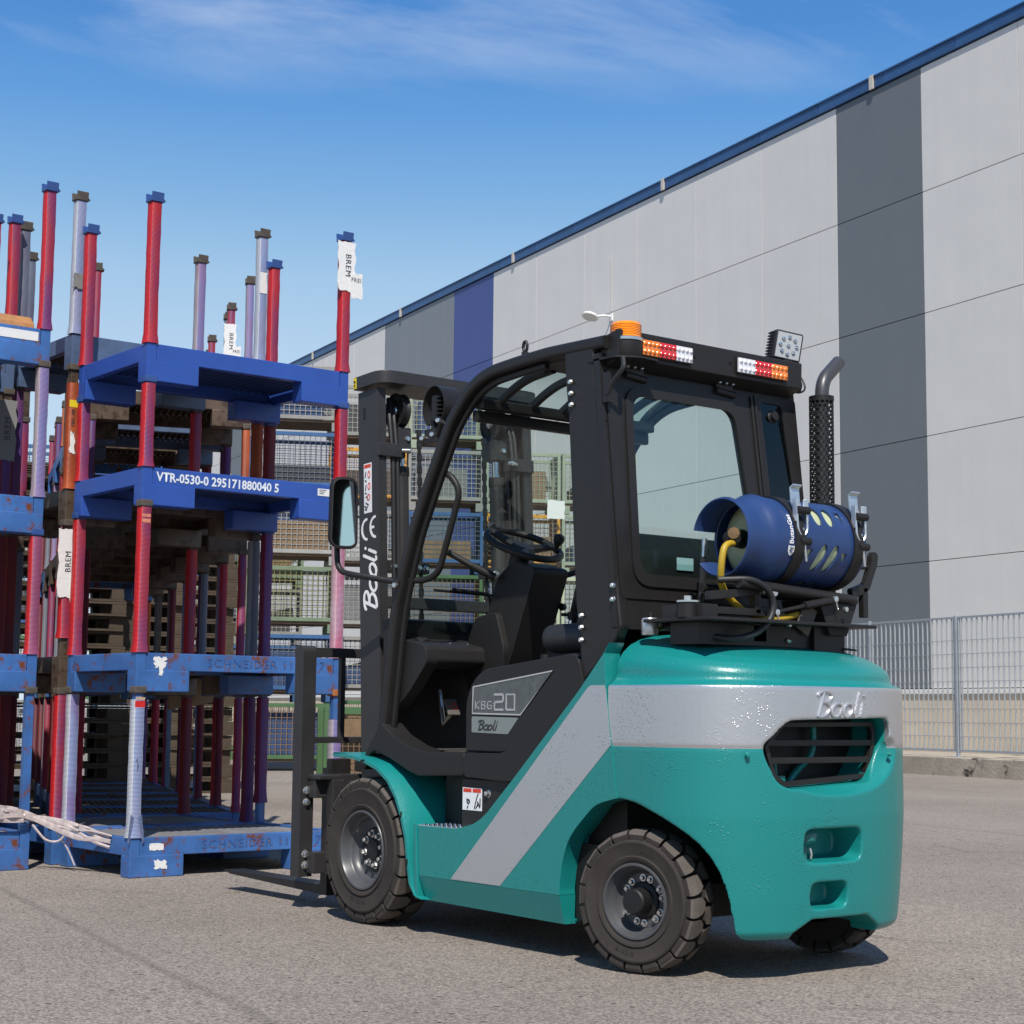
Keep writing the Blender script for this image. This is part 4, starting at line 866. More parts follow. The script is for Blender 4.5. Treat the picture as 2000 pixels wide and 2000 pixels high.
# decals on the left rail: warning strip, CE, maker's name reading upwards
wsx = MB().bb(1.704, 1.763, 0.4195, 0.4212, 1.690, 1.905, 0.001).build('warning_strip', m_wht, mast)
MB().bb(1.708, 1.759, 0.4208, 0.4218, 1.885, 1.900).build('label_band', m_red, wsx)
ic = MB(); f_ = lambda u, v, h: (u, 0.4213+h, v)
ic.stroke([[(1.752, 1.845), (1.745, 1.868)], [(1.752, 1.832), (1.742, 1.828)], [(1.750, 1.79), (1.744, 1.812)], [(1.752, 1.778), (1.742, 1.775)], [(1.747, 1.760), (1.735, 1.760), (1.735, 1.748)], [(1.756, 1.722), (1.738, 1.712), (1.728, 1.724), (1.747, 1.735)], [(1.754, 1.708), (1.740, 1.704)]], 0.005, f_); ic.build('pictogram', m_deep, wsx)
ic = MB(); ring = lambda cx, cz, rx, rz: [(cx+rx*math.cos(a*math.pi/8), cz+rz*math.sin(a*math.pi/8)) for a in range(17)]
ic.stroke([ring(1.722, 1.855, 0.008, 0.014), ring(1.722, 1.805, 0.008, 0.014), ring(1.726, 1.758, 0.010, 0.012)], 0.003, f_); ic.build('pictogram', m_red, wsx)
def rail_txt(strokes, z0, length, height, sw, name):
    # reading direction +z, glyph tops towards +x
    b_ = MB(); b_.stroke([[(1.672+p[1]*height, z0+p[0]*length) for p in s_] for s_ in strokes], sw, lambda u, v, h: (u, 0.4203+h, v), 0.0015); return b_.build(name, m_wht, mast, ang=0)
rail_txt(baoli(), 1.252, 0.270, 0.100, 0.0135, 'lettering')
ce = MB(); fl_ = lambda u, v, h: (u, 0.4203+h, v)
# C and E of the conformity mark, turned with the reading direction
hx_ = lambda x0: [(x0, 1.578), (x0-0.014, 1.586), (x0-0.022, 1.600), (x0-0.025, 1.620), (x0-0.022, 1.640), (x0-0.014, 1.654), (x0, 1.662)]
hx_ = lambda x0: [(x0-0.036+0.036*math.sin(math.pi*i/10)*-1+0.036, 1.576+0.088*(0.5-0.5*math.cos(math.pi*i/10))) for i in range(11)]
ce.stroke([hx_(1.742)] if False else [[(1.742+0.038*math.sin(math.pi*i/10), 1.5775+0.086*(0.5-0.5*math.cos(math.pi*i/10))) for i in range(11)]], 0.0115, fl_)
ce.stroke([[(1.678+0.038*math.sin(math.pi*i/10), 1.5815+0.086*(0.5-0.5*math.cos(math.pi*i/10))) for i in range(11)], [(1.714, 1.6245), (1.690, 1.6245)]], 0.0115, fl_)
ce.build('lettering', m_wht, mast, ang=0)

# ---- fork carriage, load backrest, forks
cg = MB()
cg.bb(2.10, 2.165, -0.47, 0.47, 0.475, 0.575, 0.006).bb(2.10, 2.165, -0.47, 0.47, 0.155, 0.245, 0.006)
for sg in (1, -1):
    cg.bb(2.045, 2.10, sg*0.355, sg*0.415, 0.150, 0.555, 0.006).bb(1.87, 2.05, sg*0.30, sg*0.34, 0.20, 0.55, 0.006).bb(2.058, 2.16, sg*0.37, sg*0.475, 0.555, 0.572, 0.003)
cg.bb(1.80, 2.12, -0.26, 0.26, 0.585, 0.635, 0.006)
car = cg.build('fork_carriage', m_mast, fk)
lbr = MB()
for sg in (1, -1):
    lbr.prism(round_poly([(2.165, 0.138), (2.235, 0.138), (2.235, 1.132), (2.165, 1.132)], [0.004, 0.004, 0.03, 0.03], 4), 'y', sg*0.438, sg*0.505, 0.008)
lbr.bb(2.172, 2.205, -0.44, 0.44, 1.082, 1.124, 0.004).bb(2.172, 2.205, -0.44, 0.44, 0.708, 0.735, 0.004)
for y in (0.292, 0.10, -0.10, -0.292): lbr.bb(2.174, 2.200, y-0.012, y+0.012, 0.73, 1.084, 0.003)
lbr.build('load_backrest', m_mast, car)
bmc = mesh_only(MB().lathe([(0, 0.016), (0.010, 0.0155), (0.0135, 0.011), (0.0145, 0.002), (0.019, 0.0)], (0, 0, 0), (-1, 0, 0), 8), 'bolt', m_chr, ang=25)
for sg in (1, -1):
    for z in (0.505, 0.455, 0.235, 0.188): use(bmc, 'bolt', car, (2.164, sg*0.474, z))
for y in (0.305, -0.305):
    b_ = MB(); prof = [(2.170, 0.052), (3.02, 0.078), (3.085, 0.088), (3.085, 0.094), (2.235, 0.094), (2.225, 0.104), (2.222, 0.60), (2.170, 0.60)]
    b_.prism(prof, 'y', y-0.055, y+0.055, 0.004).bb(2.155, 2.20, y-0.05, y+0.05, 0.56, 0.64, 0.004); b_.build('fork', m_blk, car)

# ---- front work lamps under the roof corner
def headlight(sg):
    o = Vector((1.262, sg*0.44, 2.066)); t = MB()
    t.bb(1.245, 1.345, sg*0.40, sg*0.46, 1.925, 1.985, 0.004).bb(1.285, 1.305, sg*0.43, sg*0.455, 1.97, 2.03, 0.003).tube([(1.20, sg*0.475, 2.0), (1.25, sg*0.455, 1.955)], 0.012, 8)
    br = t.build('headlight_bracket', m_blk, fk)
    P = [(o.x+0.075*math.cos(a), o.z+0.088*math.sin(a)) for a in [R(-50+280*i/28) for i in range(29)]]
    Q = [(o.x+0.072*math.cos(a), o.z+0.085*math.sin(a)) for a in [R(-50+280*i/28) for i in range(29)]]
    mb = MB(); n = len(P); ya, yb = sg*0.385, sg*0.475
    V = [(p[0], y, p[1]) for y in (ya, yb) for p in P] + [(p[0], y, p[1]) for y in (ya, yb) for p in Q]; F = []
    for i in range(n-1): F += [(i, i+1, n+i+1, n+i), (2*n+i, 3*n+i, 3*n+i+1, 2*n+i+1), (i, 2*n+i, 2*n+i+1, i+1), (n+i, n+i+1, 3*n+i+1, 3*n+i)]
    mb.add(V, F).build('light_shroud', m_blk, br)
    h = MB().box((o.x+0.01, sg*0.44, o.z-0.002), (0.05, 0.05, 0.11), None, 0.012)
    for i in range(6): h.box((o.x-0.018, sg*0.44, o.z-0.045+i*0.017), (0.03, 0.055, 0.006), None, 0.002)
    h.build('light_housing', m_plas, br)
    for i, z in enumerate((2.008, 1.956, 1.948)):
        MB().lathe([(0, 0.012), (0.009, 0.011), (0.012, 0.0)], ((1.236, 1.275, 1.345)[i], sg*0.468, z), (-0.5, sg*0.8, 0), 8).build('bolt', m_chr, br, ang=25)
    MB().bb(1.352, 1.356, sg*0.40, sg*0.44, 1.93, 1.985).build('reflector', L_AMB, br)
headlight(1); headlight(-1)

# ---- mirror and grab handle
def mirror():
    sg = 1
    arm = MB().tube(smooth_path([(1.475, 0.505, 1.372), (1.66, 0.57, 1.405), (1.755, 0.60, 1.425), (1.765, 0.60, 1.56)], 0.06, 5), 0.0125, 10).lathe([(0, 0.02), (0.015, 0.016), (0.018, 0.0)], (1.462, 0.50, 1.365), (-0.3, 1, 0), 12)
    a = arm.build('mirror_arm', m_plas, fk)
    MB().lathe([(0, 0.016), (0.010, 0.015), (0.013, 0.0)], (1.452, 0.512, 1.355), (-0.4, 1, 0), 8).build('arm_bolt', m_chr, a, ang=25)
    # head: rounded shell, glass facing back to the driver (towards -x and inwards)
    c = Vector((1.715, 0.60, 1.665)); fw = Vector((-0.97, 0.20, -0.12)).normalized(); sd = Vector((-fw.y, fw.x, 0)); upv = Vector((0, 0, 1))
    ol = round_poly([(-0.060, -0.150), (0.060, -0.150), (0.056, 0.152), (-0.056, 0.152)], 0.045, 6)
    P = lambda s_, d: [c + sd*(p[0]*s_) + upv*(p[1]*s_) + fw*d for p in ol]
    MB().loft([P(0.55, -0.068), P(0.80, -0.058), P(0.95, -0.034), P(1.0, 0.0), P(1.0, 0.012), P(0.93, 0.014), P(0.90, 0.004)], caps=True).build('mirror_shell', m_plas, a)
    MB().loft([P(0.91, 0.0055), P(0.905, 0.0095)]).build('mirror_glass', mat('mirror', (0.85, 0.87, 0.88), 0.03, metal=1.0), a)
mirror()
MB().tube(smooth_path([(1.255, 0.452, 1.80), (1.19, 0.44, 1.79), (1.145, 0.42, 1.72), (1.285, 0.42, 1.40), (1.36, 0.43, 1.375), (1.43, 0.46, 1.378)], 0.05, 5), 0.0135, 10).build('grab_handle', m_plas, fk)

# ---- dashboard, steering, seat, pedals
da = MB().prism(round_poly([(1.63, 1.165), (1.335, 1.112), (1.322, 1.045), (1.44, 0.93), (1.56, 0.84), (1.63, 0.86)], 0.02, 3), 'y', 0.385, 0.445, 0.008)
da.prism(round_poly([(1.63, 1.165), (1.335, 1.112), (1.322, 1.045), (1.40, 1.02), (1.63, 1.04)], 0.02, 3), 'y', -0.445, 0.39, 0.008).bb(1.60, 1.64, -0.44, 0.44, 0.68, 1.16)
dash = da.build('dashboard', m_plas, fk)
MB().prism([(1.54, 1.225), (1.66, 1.235), (1.66, 1.15), (1.54, 1.14)], 'y', -0.44, 0.44, 0.01).build('cowl', m_plas, dash)
MB().lathe([(0.0, 0.012), (0.022, 0.012), (0.028, 0.008), (0.030, 0.0)], (1.48, 0.36, 1.139), (-0.17, 0, 1), 20).build('filler_cap', m_blk, dash)
for y in (0.26, 0.17): MB().lathe([(0, 0.004), (0.004, 0.003), (0.005, 0)], (1.42, y, 1.128), (-0.17, 0, 1), 8).build('screw', m_chr, dash)
sc_ = MB().prism(round_poly([(1.04, 1.425), (1.19, 1.465), (1.29, 1.40), (1.42, 1.10), (1.50, 0.86), (1.30, 0.86), (1.18, 1.10)], 0.03, 4), 'y', -0.06, 0.12, 0.015)
sc_.prism(round_poly([(1.26, 1.26), (1.40, 1.24), (1.50, 1.05), (1.42, 0.90), (1.24, 0.90), (1.20, 1.10)], 0.03, 3), 'y', -0.09, 0.15, 0.015)
colm = sc_.build('steering_column', m_plas, fk)
sw_c = Vector((1.21, 0.045, 1.535)); nrm = Vector((-math.sin(R(26)), 0, math.cos(R(26)))); uu = Vector((math.cos(R(26)), 0, math.sin(R(26)))); vv = Vector((0, 1, 0))
MB().cyl(sw_c-nrm*0.14, sw_c-nrm*0.02, 0.035, 16, r1=0.045).build('steering_shaft', m_plas, colm)
st_ = MB().tube([sw_c+(uu*math.cos(a)+vv*math.sin(a))*0.158 for a in [2*math.pi*i/40 for i in range(40)]], 0.0145, 10, closed=True)
for a in (R(30), R(150), R(270)):
    d = uu*math.cos(a)+vv*math.sin(a); st_.tube([sw_c-nrm*0.02+d*0.03, sw_c-nrm*0.008+d*0.10, sw_c+d*0.155], [0.022, 0.016, 0.013], 8)
st_.lathe([(0, 0.012), (0.045, 0.008), (0.055, -0.01), (0.04, -0.04), (0, -0.04)], sw_c-nrm*0.01, nrm, 20)
sw = st_.build('steering_wheel', m_plas, fk)
kd = sw_c + (uu*math.cos(R(-118))+vv*math.sin(R(-118)))*0.135
MB().cyl(kd, kd+nrm*0.035, 0.010, 10).lathe([(0.012, 0.03), (0.020, 0.045), (0.024, 0.060), (0.020, 0.074), (0.010, 0.080), (0, 0.081)], kd, nrm, 16).build('spinner_knob', m_plas, sw)
MB().tube([(1.28, 0.14, 1.40), (1.33, 0.22, 1.445)], 0.017, 10).tube([(1.33, 0.22, 1.445), (1.39, 0.30, 1.50)], 0.013, 10).build('direction_lever', m_plas, colm)
MB().tube([(1.10, -0.05, 1.40), (1.05, -0.12, 1.425)], 0.012, 10).tube([(1.05, -0.12, 1.425), (1.02, -0.19, 1.465)], 0.017, 10).build('lamp_lever', m_plas, colm)
ky = MB().lathe([(0, 0.02), (0.014, 0.018), (0.016, 0)], (1.10, -0.065, 1.28), (0, -1, 0), 12); ky.build('ignition_switch', m_plas, colm)
MB().box((1.085, -0.098, 1.245), (0.004, 0.022, 0.03), (0, 0, 0), 0.001).build('key_head', m_deep, colm)
MB().box((1.09, -0.10, 1.205), (0.004, 0.011, 0.045), (0.3, 0, 0), 0.001).build('key', m_steel, colm)
MB().tube([(1.03, -0.30, 1.24), (1.14, -0.10, 1.252)], 0.007, 6).build('parking_lever', m_deep, colm)
pd = MB().box((1.462, 0.215, 0.868), (0.012, 0.062, 0.075), (0, R(28), 0), 0.006).build('pedal', mat('pedal_rubber', (0.10, 0.09, 0.08), 0.8), fk)
MB().stroke([[(0.235, 0.872), (0.215, 0.870)], [(0.215, 0.882), (0.198, 0.884), (0.198, 0.860), (0.215, 0.862)]], 0.004, lambda u, v, h: (1.454-h+(v-0.868)*0.5, u, v)).build('pedal_mark', m_red, pd)
MB().tube([(1.47, 0.215, 0.84), (1.52, 0.215, 0.80), (1.56, 0.21, 0.94)], 0.010, 8).build('pedal_arm', m_chr, pd)
MB().tube([(1.42, 0.03, 0.94), (1.44, 0.02, 0.80)], 0.007, 8).box((1.42, 0.02, 0.83), (0.01, 0.03, 0.04)).build('accelerator', m_mast, fk)
MB().bb(1.20, 1.30, -0.38, 0.44, 0.694, 0.70).build('toe_plate', m_plas, fk)
m_seat = mat('seat_vinyl', (0.020, 0.020, 0.021), 0.5, bump=(160, 0.2, 0.001))
sv = MB().bb(0.34, 0.80, -0.24, 0.305, 1.075, 1.185, 0.05, seg=4)
seat = sv.build('seat', m_seat, fk)
MB().prism(round_poly([(0.34, 1.12), (0.44, 1.12), (0.40, 1.42), (0.345, 1.50), (0.29, 1.50), (0.30, 1.3)], 0.03, 4), 'y', -0.24, 0.26, 0.03, seg=3).build('seat_back', m_seat, seat)
MB().cyl((0.75, 0.30, 1.07), (0.75, 0.30, 1.05), 0.02, 10).bb(0.40, 0.76, -0.2, 0.25, 1.03, 1.08).build('seat_rail', m_deep, seat)
MB().cyl((0.95, -0.30, 1.10), (0.95, -0.30, 1.20), 0.01, 8).lathe([(0, 0.05), (0.02, 0.04), (0.028, 0.015), (0.02, -0.01), (0.01, -0.02)], (0.95, -0.30, 1.21), (0, 0, 1), 14).bb(0.88, 1.05, -0.36, -0.26, 1.06, 1.10, 0.01).build('hydraulic_lever', m_plas, fk)
# things on the shelf behind the seat, seen through the rear window
MB().prism(round_poly([(0.13, 1.25), (0.32, 1.25), (0.30, 1.46), (0.22, 1.50), (0.15, 1.42)], 0.03, 3), 'y', -0.26, 0.42, 0.04, seg=3).build('rear_shelf', m_plas, fk)
MB().bb(0.136, 0.138, 0.12, 0.20, 1.36, 1.405).build('rating_plate', mat('plate_teal', (0.25, 0.42, 0.42), 0.4), fk)
MB().bb(1.02, 1.06, -0.56, -0.45, 1.49, 1.58, 0.02).build('side_mirror', m_wht, fk)

# ---- gas bracket on the counterweight
gb = MB()
gb.bb(-0.30, 0.02, -0.36, 0.47, 1.158, 1.170, 0.003)                               # base plate
gb.bb(-0.20, -0.06, -0.25, 0.42, 1.082, 1.158, 0.004).bb(-0.22, -0.10, -0.28, -0.12, 1.06, 1.16, 0.004).bb(-0.20, -0.06, 0.10, 0.16, 1.10, 1.16)
gbo = gb.build('gas_bracket', m_blk, fk)
MB().bb(-0.24, -0.04, 0.37, 0.44, 1.168, 1.215, 0.004).lathe([(0.036, 0), (0.036, 0.05), (0.0, 0.05)], (-0.17, 0.442, 1.17), (0, 0, 1), 20).build('pivot', m_blk, gbo)
MB().lathe([(0.040, 0.0), (0.040, 0.006), (0.014, 0.007), (0.014, 0.022), (0, 0.022)], (-0.17, 0.442, 1.22), (0, 0, 1), 20).build('pivot_bolt', m_chr, gbo)
MB().prism([(0.40, 1.228), (0.40, 1.258), (0.16, 1.282), (0.16, 1.190), (0.185, 1.190), (0.19, 1.252)], 'x', -0.235, -0.205, 0.003).bb(-0.235, -0.21, 0.13, 0.40, 1.183, 1.208, 0.003).build('swing_arm', m_blk, gbo)
for y, z, r in ((0.155, 1.270, 0.014), (0.115, 1.268, 0.020)): MB().lathe([(0, 0.022), (r*0.8, 0.021), (r, 0.016), (r, 0)], (-0.235, y, z), (-1, 0, 0), 8).build('arm_bolt', m_chr, gbo, ang=25)
fr = MB().tube(smooth_path([(-0.245, 0.28, 1.290), (-0.245, -0.315, 1.258), (-0.02, -0.315, 1.262)], 0.03, 4), 0.018, 12).tube([(-0.05, 0.26, 1.285), (-0.05, -0.32, 1.27)], 0.016, 12).bb(-0.25, -0.03, -0.05, 0.0, 1.268, 1.282).bb(-0.25, -0.03, -0.30, -0.25, 1.262, 1.276)
fr.build('cradle_frame', m_blk, gbo)
MB().prism([(-0.12, 1.255), (-0.325, 1.245), (-0.27, 1.13), (-0.18, 1.13)], 'x', -0.24, -0.06, 0.004).build('cradle_post', m_plas, gbo)
MB().tube([(-0.255, 0.10, 1.200), (-0.255, -0.065, 1.232)], 0.0075, 10).build('strut_rod', m_steel if False else m_blk, gbo); MB().tube([(-0.255, -0.03, 1.226), (-0.255, -0.175, 1.252)], 0.0145, 12).build('gas_strut', m_blk, gbo)
for y, z in ((0.115, 1.197), (-0.182, 1.256)): MB().lathe([(0, 0.012), (0.011, 0.011), (0.014, 0), (0.011, -0.012)], (-0.258, y, z), (-1, 0, 0), 10).tube([(-0.262, y-0.004, z-0.005), (-0.264, y-0.012, z-0.035)], 0.003, 6).build('split_pin', m_chr, gbo)
MB().lathe([(0, 0.012), (0.009, 0.011), (0.011, 0)], (-0.265, -0.228, 1.222), (-1, 0, 0), 8).lathe([(0, 0.012), (0.009, 0.011), (0.011, 0)], (-0.245, 0.04, 1.16), (-1, 0, 0), 8).build('cradle_bolt', m_chr, gbo, ang=25)
MB().prism(round_poly([(-0.315, 1.262), (-0.40, 1.300), (-0.445, 1.395), (-0.450, 1.430), (-0.432, 1.445), (-0.415, 1.430), (-0.410, 1.395), (-0.378, 1.325), (-0.30, 1.30)], 0.012, 3), 'x', -0.235, -0.210, 0.004).bb(-0.235, -0.21, -0.392, -0.365, 1.20, 1.31, 0.004).build('release_handle', m_blk, gbo)
MB().tube([(-0.222, -0.415, 1.385), (-0.222, -0.30, 1.372)], 0.007, 8).build('handle_rod', m_blk, gbo)
for y, z in ((0.245, 1.085), (-0.005, 1.085), (-0.175, 1.068), (-0.225, 1.068), (0.30, 1.172), (0.40, 1.172)): MB().lathe([(0, 0.010), (0.008, 0.009), (0.010, 0)], (-0.205, y, z+0.02), (-0.6, 0, 0.8), 8).build('mount_bolt', m_chr, gbo, ang=25)
MB().box((-0.215, -0.085, 1.185), (0.004, 0.07, 0.10), (R(28), 0, 0)).build('webbing', mat('webbing', (0.13, 0.11, 0.09), 0.9, bump=(150, 0.5, 0.002)), gbo)
# straps round the cylinder with over-centre latches
TC = Vector((-0.15, 0, 1.452)); TR = 0.152
for y, a_l in ((0.040, 0), (-0.262, 0)):
    sp = MB().lathe([(TR+0.002, -0.024), (TR+0.007, -0.024), (TR+0.007, 0.024), (TR+0.002, 0.024), (TR+0.002, -0.024)], TC+Vector((0, y, 0)), (0, 1, 0), 56).build('strap', m_plas, gbo)
    # latch lever standing on the rear upper side
    b0 = TC + Vector((-0.140, y-0.012, 0.088))
    lv = MB().prism([(0, -0.005), (0.022, 0.04), (0.026, 0.092), (0.008, 0.103), (0.006, 0.098), (0.020, 0.088), (0.016, 0.042), (-0.006, 0.0)], 'y', -0.022, 0.022, 0.001)
    lv.bb(-0.016, 0.004, -0.030, -0.022, -0.03, 0.05, 0.002).bb(-0.016, 0.004, 0.022, 0.030, -0.03, 0.05, 0.002)
    lv.tube(smooth_path([(-0.012, -0.024, 0.0), (-0.016, -0.024, -0.06), (-0.014, 0.0, -0.085), (-0.016, 0.024, -0.06), (-0.012, 0.024, 0.0)], 0.02, 4), 0.004, 6)
    lv.v = [tuple(b0+Vector(v)) for v in lv.v]; lv.build('latch_lever', mat('latch_zinc', (0.58, 0.62, 0.64), 0.3, metal=0.75), sp)
    MB().cyl(b0+Vector((-0.014, -0.030, 0.01)), b0+Vector((-0.014, 0.026, 0.01)), 0.014, 12).build('latch_pin', m_plas, sp)
    MB().cyl(b0+Vector((-0.010, -0.040, -0.095)), b0+Vector((-0.010, 0.012, -0.095)), 0.014, 12).build('latch_pin', m_plas, sp)
    MB().tube([b0+Vector((-0.012, -0.005, -0.05)), b0+Vector((-0.014, -0.018, -0.165))], 0.0045, 8).build('latch_bolt', m_chr, sp)
# hoses, fuel filter
MB().tube(smooth_path([(-0.20, 0.33, 1.30), (-0.27, 0.238, 1.305), (-0.275, 0.165, 1.272), (-0.275, 0.138, 1.222), (-0.275, 0.160, 1.165), (-0.268, 0.223, 1.118), (-0.245, 0.31, 1.098), (-0.15, 0.37, 1.118), (-0.02, 0.385, 1.145), (0.02, 0.375, 1.15)], 0.06, 4), 0.0115, 10).build('gas_hose', m_hose, fk)
fc = MB().lathe([(0, 0.0), (0.028, 0.0), (0.029, 0.004), (0.029, 0.05), (0.025, 0.058), (0, 0.06)], (0.035, 0.425, 1.118), (0, 0, 1), 24).build('fuel_filter', mat('filter_alu', (0.55, 0.55, 0.54), 0.3, metal=0.7, vary=(30, 0.2)), fk)
MB().lathe([(0, 0.02), (0.006, 0.018), (0.007, 0)], (0.035, 0.42, 1.176), (0, 0, 1), 10).build('filter_valve', m_deep, fc)
MB().tube([(0.02, 0.395, 1.14), (0.02, 0.365, 1.15)], 0.009, 8).build('hose_fitting', mat('brass', (0.55, 0.38, 0.10), 0.3, metal=0.9), fc)
MB().tube([(0.02, 0.367, 1.149), (0.01, 0.335, 1.152)], 0.011, 8).build('hose_ferrule', m_chr, fc)
MB().tube(smooth_path([(-0.19, 0.245, 1.43), (-0.20, 0.30, 1.42), (-0.20, 0.315, 1.36), (-0.18, 0.30, 1.28), (-0.16, 0.18, 1.20), (-0.20, 0.05, 1.175), (-0.20, -0.06, 1.20)], 0.06, 6), 0.012, 10).build('yellow_gas_hose', m_ghose, fk)
for p0, p1 in (((0.02, 0.185, 1.39), (0.02, 0.178, 1.465)),): MB().tube([p0, p1], 0.0095, 10).build('hose_ferrule', m_chr, fk)
MB().tube(smooth_path([(0.02, 0.185, 1.40), (0.02, 0.19, 1.30), (0.03, 0.20, 1.17)], 0.04, 4), 0.011, 8).build('vapour_hose', m_hose, fk)

# ---- exhaust with perforated guard
ex = Vector((0.13, -0.563, 0)); er = 0.046
ep = MB().cyl(ex+Vector((0, 0, 1.05)), ex+Vector((0, 0, 2.05)), 0.027, 16).tube(smooth_path([ex+Vector((0, 0, 2.04)), ex+Vector((0, -0.005, 2.14)), ex+Vector((0.03, -0.135, 2.235))], 0.07, 8), 0.027, 18, caps=False)
exo = ep.build('exhaust_pipe', mat('exhaust_grey', (0.075, 0.075, 0.078), 0.4, metal=0.4), fk)
bm = bmesh.new(); nc, zs, z0_, z1_ = 16, 0.0200, 1.30, 2.085
pitch = 2*math.pi*er/nc; hx = pitch/math.sqrt(3)
nr = int((z1_-z0_)/(hx*1.5))
gmb = MB()
for rI in range(nr):
    for cI in range(nc):
        u0 = (cI+(0.5 if rI % 2 else 0))*pitch; w0 = z0_+rI*hx*1.5
        if w0 > z1_-hx: continue
        V = []
        for rr_ in (1.0, 0.72):
            for q in range(6):
                a = math.pi/3*q+math.pi/6; V.append((u0+hx*rr_*math.cos(a), w0+hx*rr_*math.sin(a)))
        P = [ex+Vector((er*math.cos(u/er), er*math.sin(u/er), w)) for u, w in V]
        gmb.add(P, [(q, (q+1) % 6, 6+(q+1) % 6, 6+q) for q in range(6)])
go = gmb.build('exhaust_guard', m_plas, exo, ang=0)
MB().lathe([(0.026, 0.004), (er+0.002, 0.004), (er+0.002, -0.012), (er, -0.012)], ex+Vector((0, 0, z1_-0.012)), (0, 0, 1), 32).build('guard_ring', m_plas, exo)
sd = go.modifiers.new('thick', 'SOLIDIFY'); sd.thickness = 0.003

# ------------------------------------------------------------------ gas cylinder strapped across the bracket
gc = thing('gas_cylinder', 'blue gas cylinder in a perforated sleeve strapped behind the cab of the forklift', 'gas cylinder', (-0.15, 0, 1.452))
m_gblue = mat('cylinder_blue', (0.018, 0.046, 0.145), 0.42, vary=(9, 0.10), bump=(120, 0.06, 0.001)); m_gpale = mat('cylinder_pale', (0.45, 0.50, 0.30), 0.55, vary=(10, 0.1))
MB().lathe([(0, 0.165), (0.05, 0.16), (0.10, 0.14), (0.135, 0.11), (0.143, 0.07), (0.143, -0.26), (0.12, -0.30), (0, -0.31)], (0, 0, 0), (0, 1, 0), 48).build('tank', m_gpale, gc)
sl = MB().lathe([(0.149, 0.13), (0.151, 0.125), (0.152, 0.09), (0.152, -0.295), (0.150, -0.305), (0.147, -0.305), (0.145, -0.29), (0.145, 0.10), (0.145, 0.13), (0.149, 0.13)], (0, 0, 0), (0, 1, 0), 72).build('sleeve_raw', m_gblue, ang=0)
ct = MB()
def hole(th, y, w, h, sk=0.0, tri=False):
    c0 = Vector((math.cos(th), 0, math.sin(th))); t0 = Vector((-math.sin(th), 0, math.cos(th))); pts = []
    if tri: loc = [(-w, -h), (w, -h), (w*0.6*tri, h)]
    else: loc = [(w*math.cos(2*math.pi*i/16), h*math.sin(2*math.pi*i/16)) for i in range(16)]
    V = [c0*r + Vector((0, y+a+sk*b, 0)) + t0*b for r in (0.13, 0.17) for a, b in loc]; n = len(loc)
    ct.add(V, [tuple(range(n))[::-1], tuple(range(n, 2*n))]+[(i, (i+1) % n, n+(i+1) % n, n+i) for i in range(n)])
for row, th in enumerate([R(180-36), R(180+24), R(180+80), R(180-95), R(180-150), R(180+140)]):
    sgn = 1 if row % 2 == 0 else -1
    for y in (-0.075, -0.135): hole(th, y, 0.022, 0.040 if row % 2 == 0 else 0.052, 0.08 if row % 2 == 0 else 0.34)
    hole(th, -0.018, 0.015, 0.030, 0.0, 1); hole(th, -0.192, 0.015, 0.026, 0.0, -1)
cto = ct.build('cutter', m_gblue, ang=0)
md = sl.modifiers.new('b', 'BOOLEAN'); md.operation = 'DIFFERENCE'; md.solver = 'EXACT'; md.object = cto
me = evaluated(sl, 'sleeve'); bpy.data.objects.remove(sl); bpy.data.objects.remove(cto); me.shade_smooth(); me.set_sharp_from_angle(angle=R(35))
so = bpy.data.objects.new('sleeve', me); COL.objects.link(so); so.parent = gc
# collar: open ring with a gap on the lower left
MB().lathe([(0.150, 0.10), (0.148, 0.135), (0.130, 0.165), (0.122, 0.185), (0.120, 0.225), (0.127, 0.262), (0.131, 0.270), (0.136, 0.268), (0.139, 0.258), (0.131, 0.222), (0.134, 0.190), (0.145, 0.165), (0.158, 0.138), (0.1525, 0.10)], (0, 0, 0), (0, 1, 0), 56, a0=R(14), a1=R(320)).build('collar', m_gblue, gc)
MB().lathe([(0.144, 0.10), (0.142, 0.135), (0.127, 0.16), (0.134, 0.166), (0.152, 0.142), (0.1525, 0.10)], (0, 0, 0), (0, 1, 0), 56).build('shoulder', m_gblue, gc)
MB().lathe([(0, 0.245), (0.016, 0.243), (0.022, 0.235), (0.022, 0.205), (0.03, 0.20), (0.034, 0.165), (0.0, 0.16)], (0, 0, 0), (0, 1, 0), 20).tube([(0, 0.225, 0), (-0.05, 0.235, -0.005), (-0.06, 0.25, -0.01)], 0.013, 10).build('valve', m_deep, gc)
MB().lathe([(0, 0.03), (0.020, 0.029), (0.022, 0.02), (0.022, 0.0), (0, 0)], (-0.035, 0.235, 0.008), (-0.6, 0.8, 0.1), 20).build('coupling', mat('brass_dull', (0.22, 0.13, 0.06), 0.4, metal=0.7), gc)
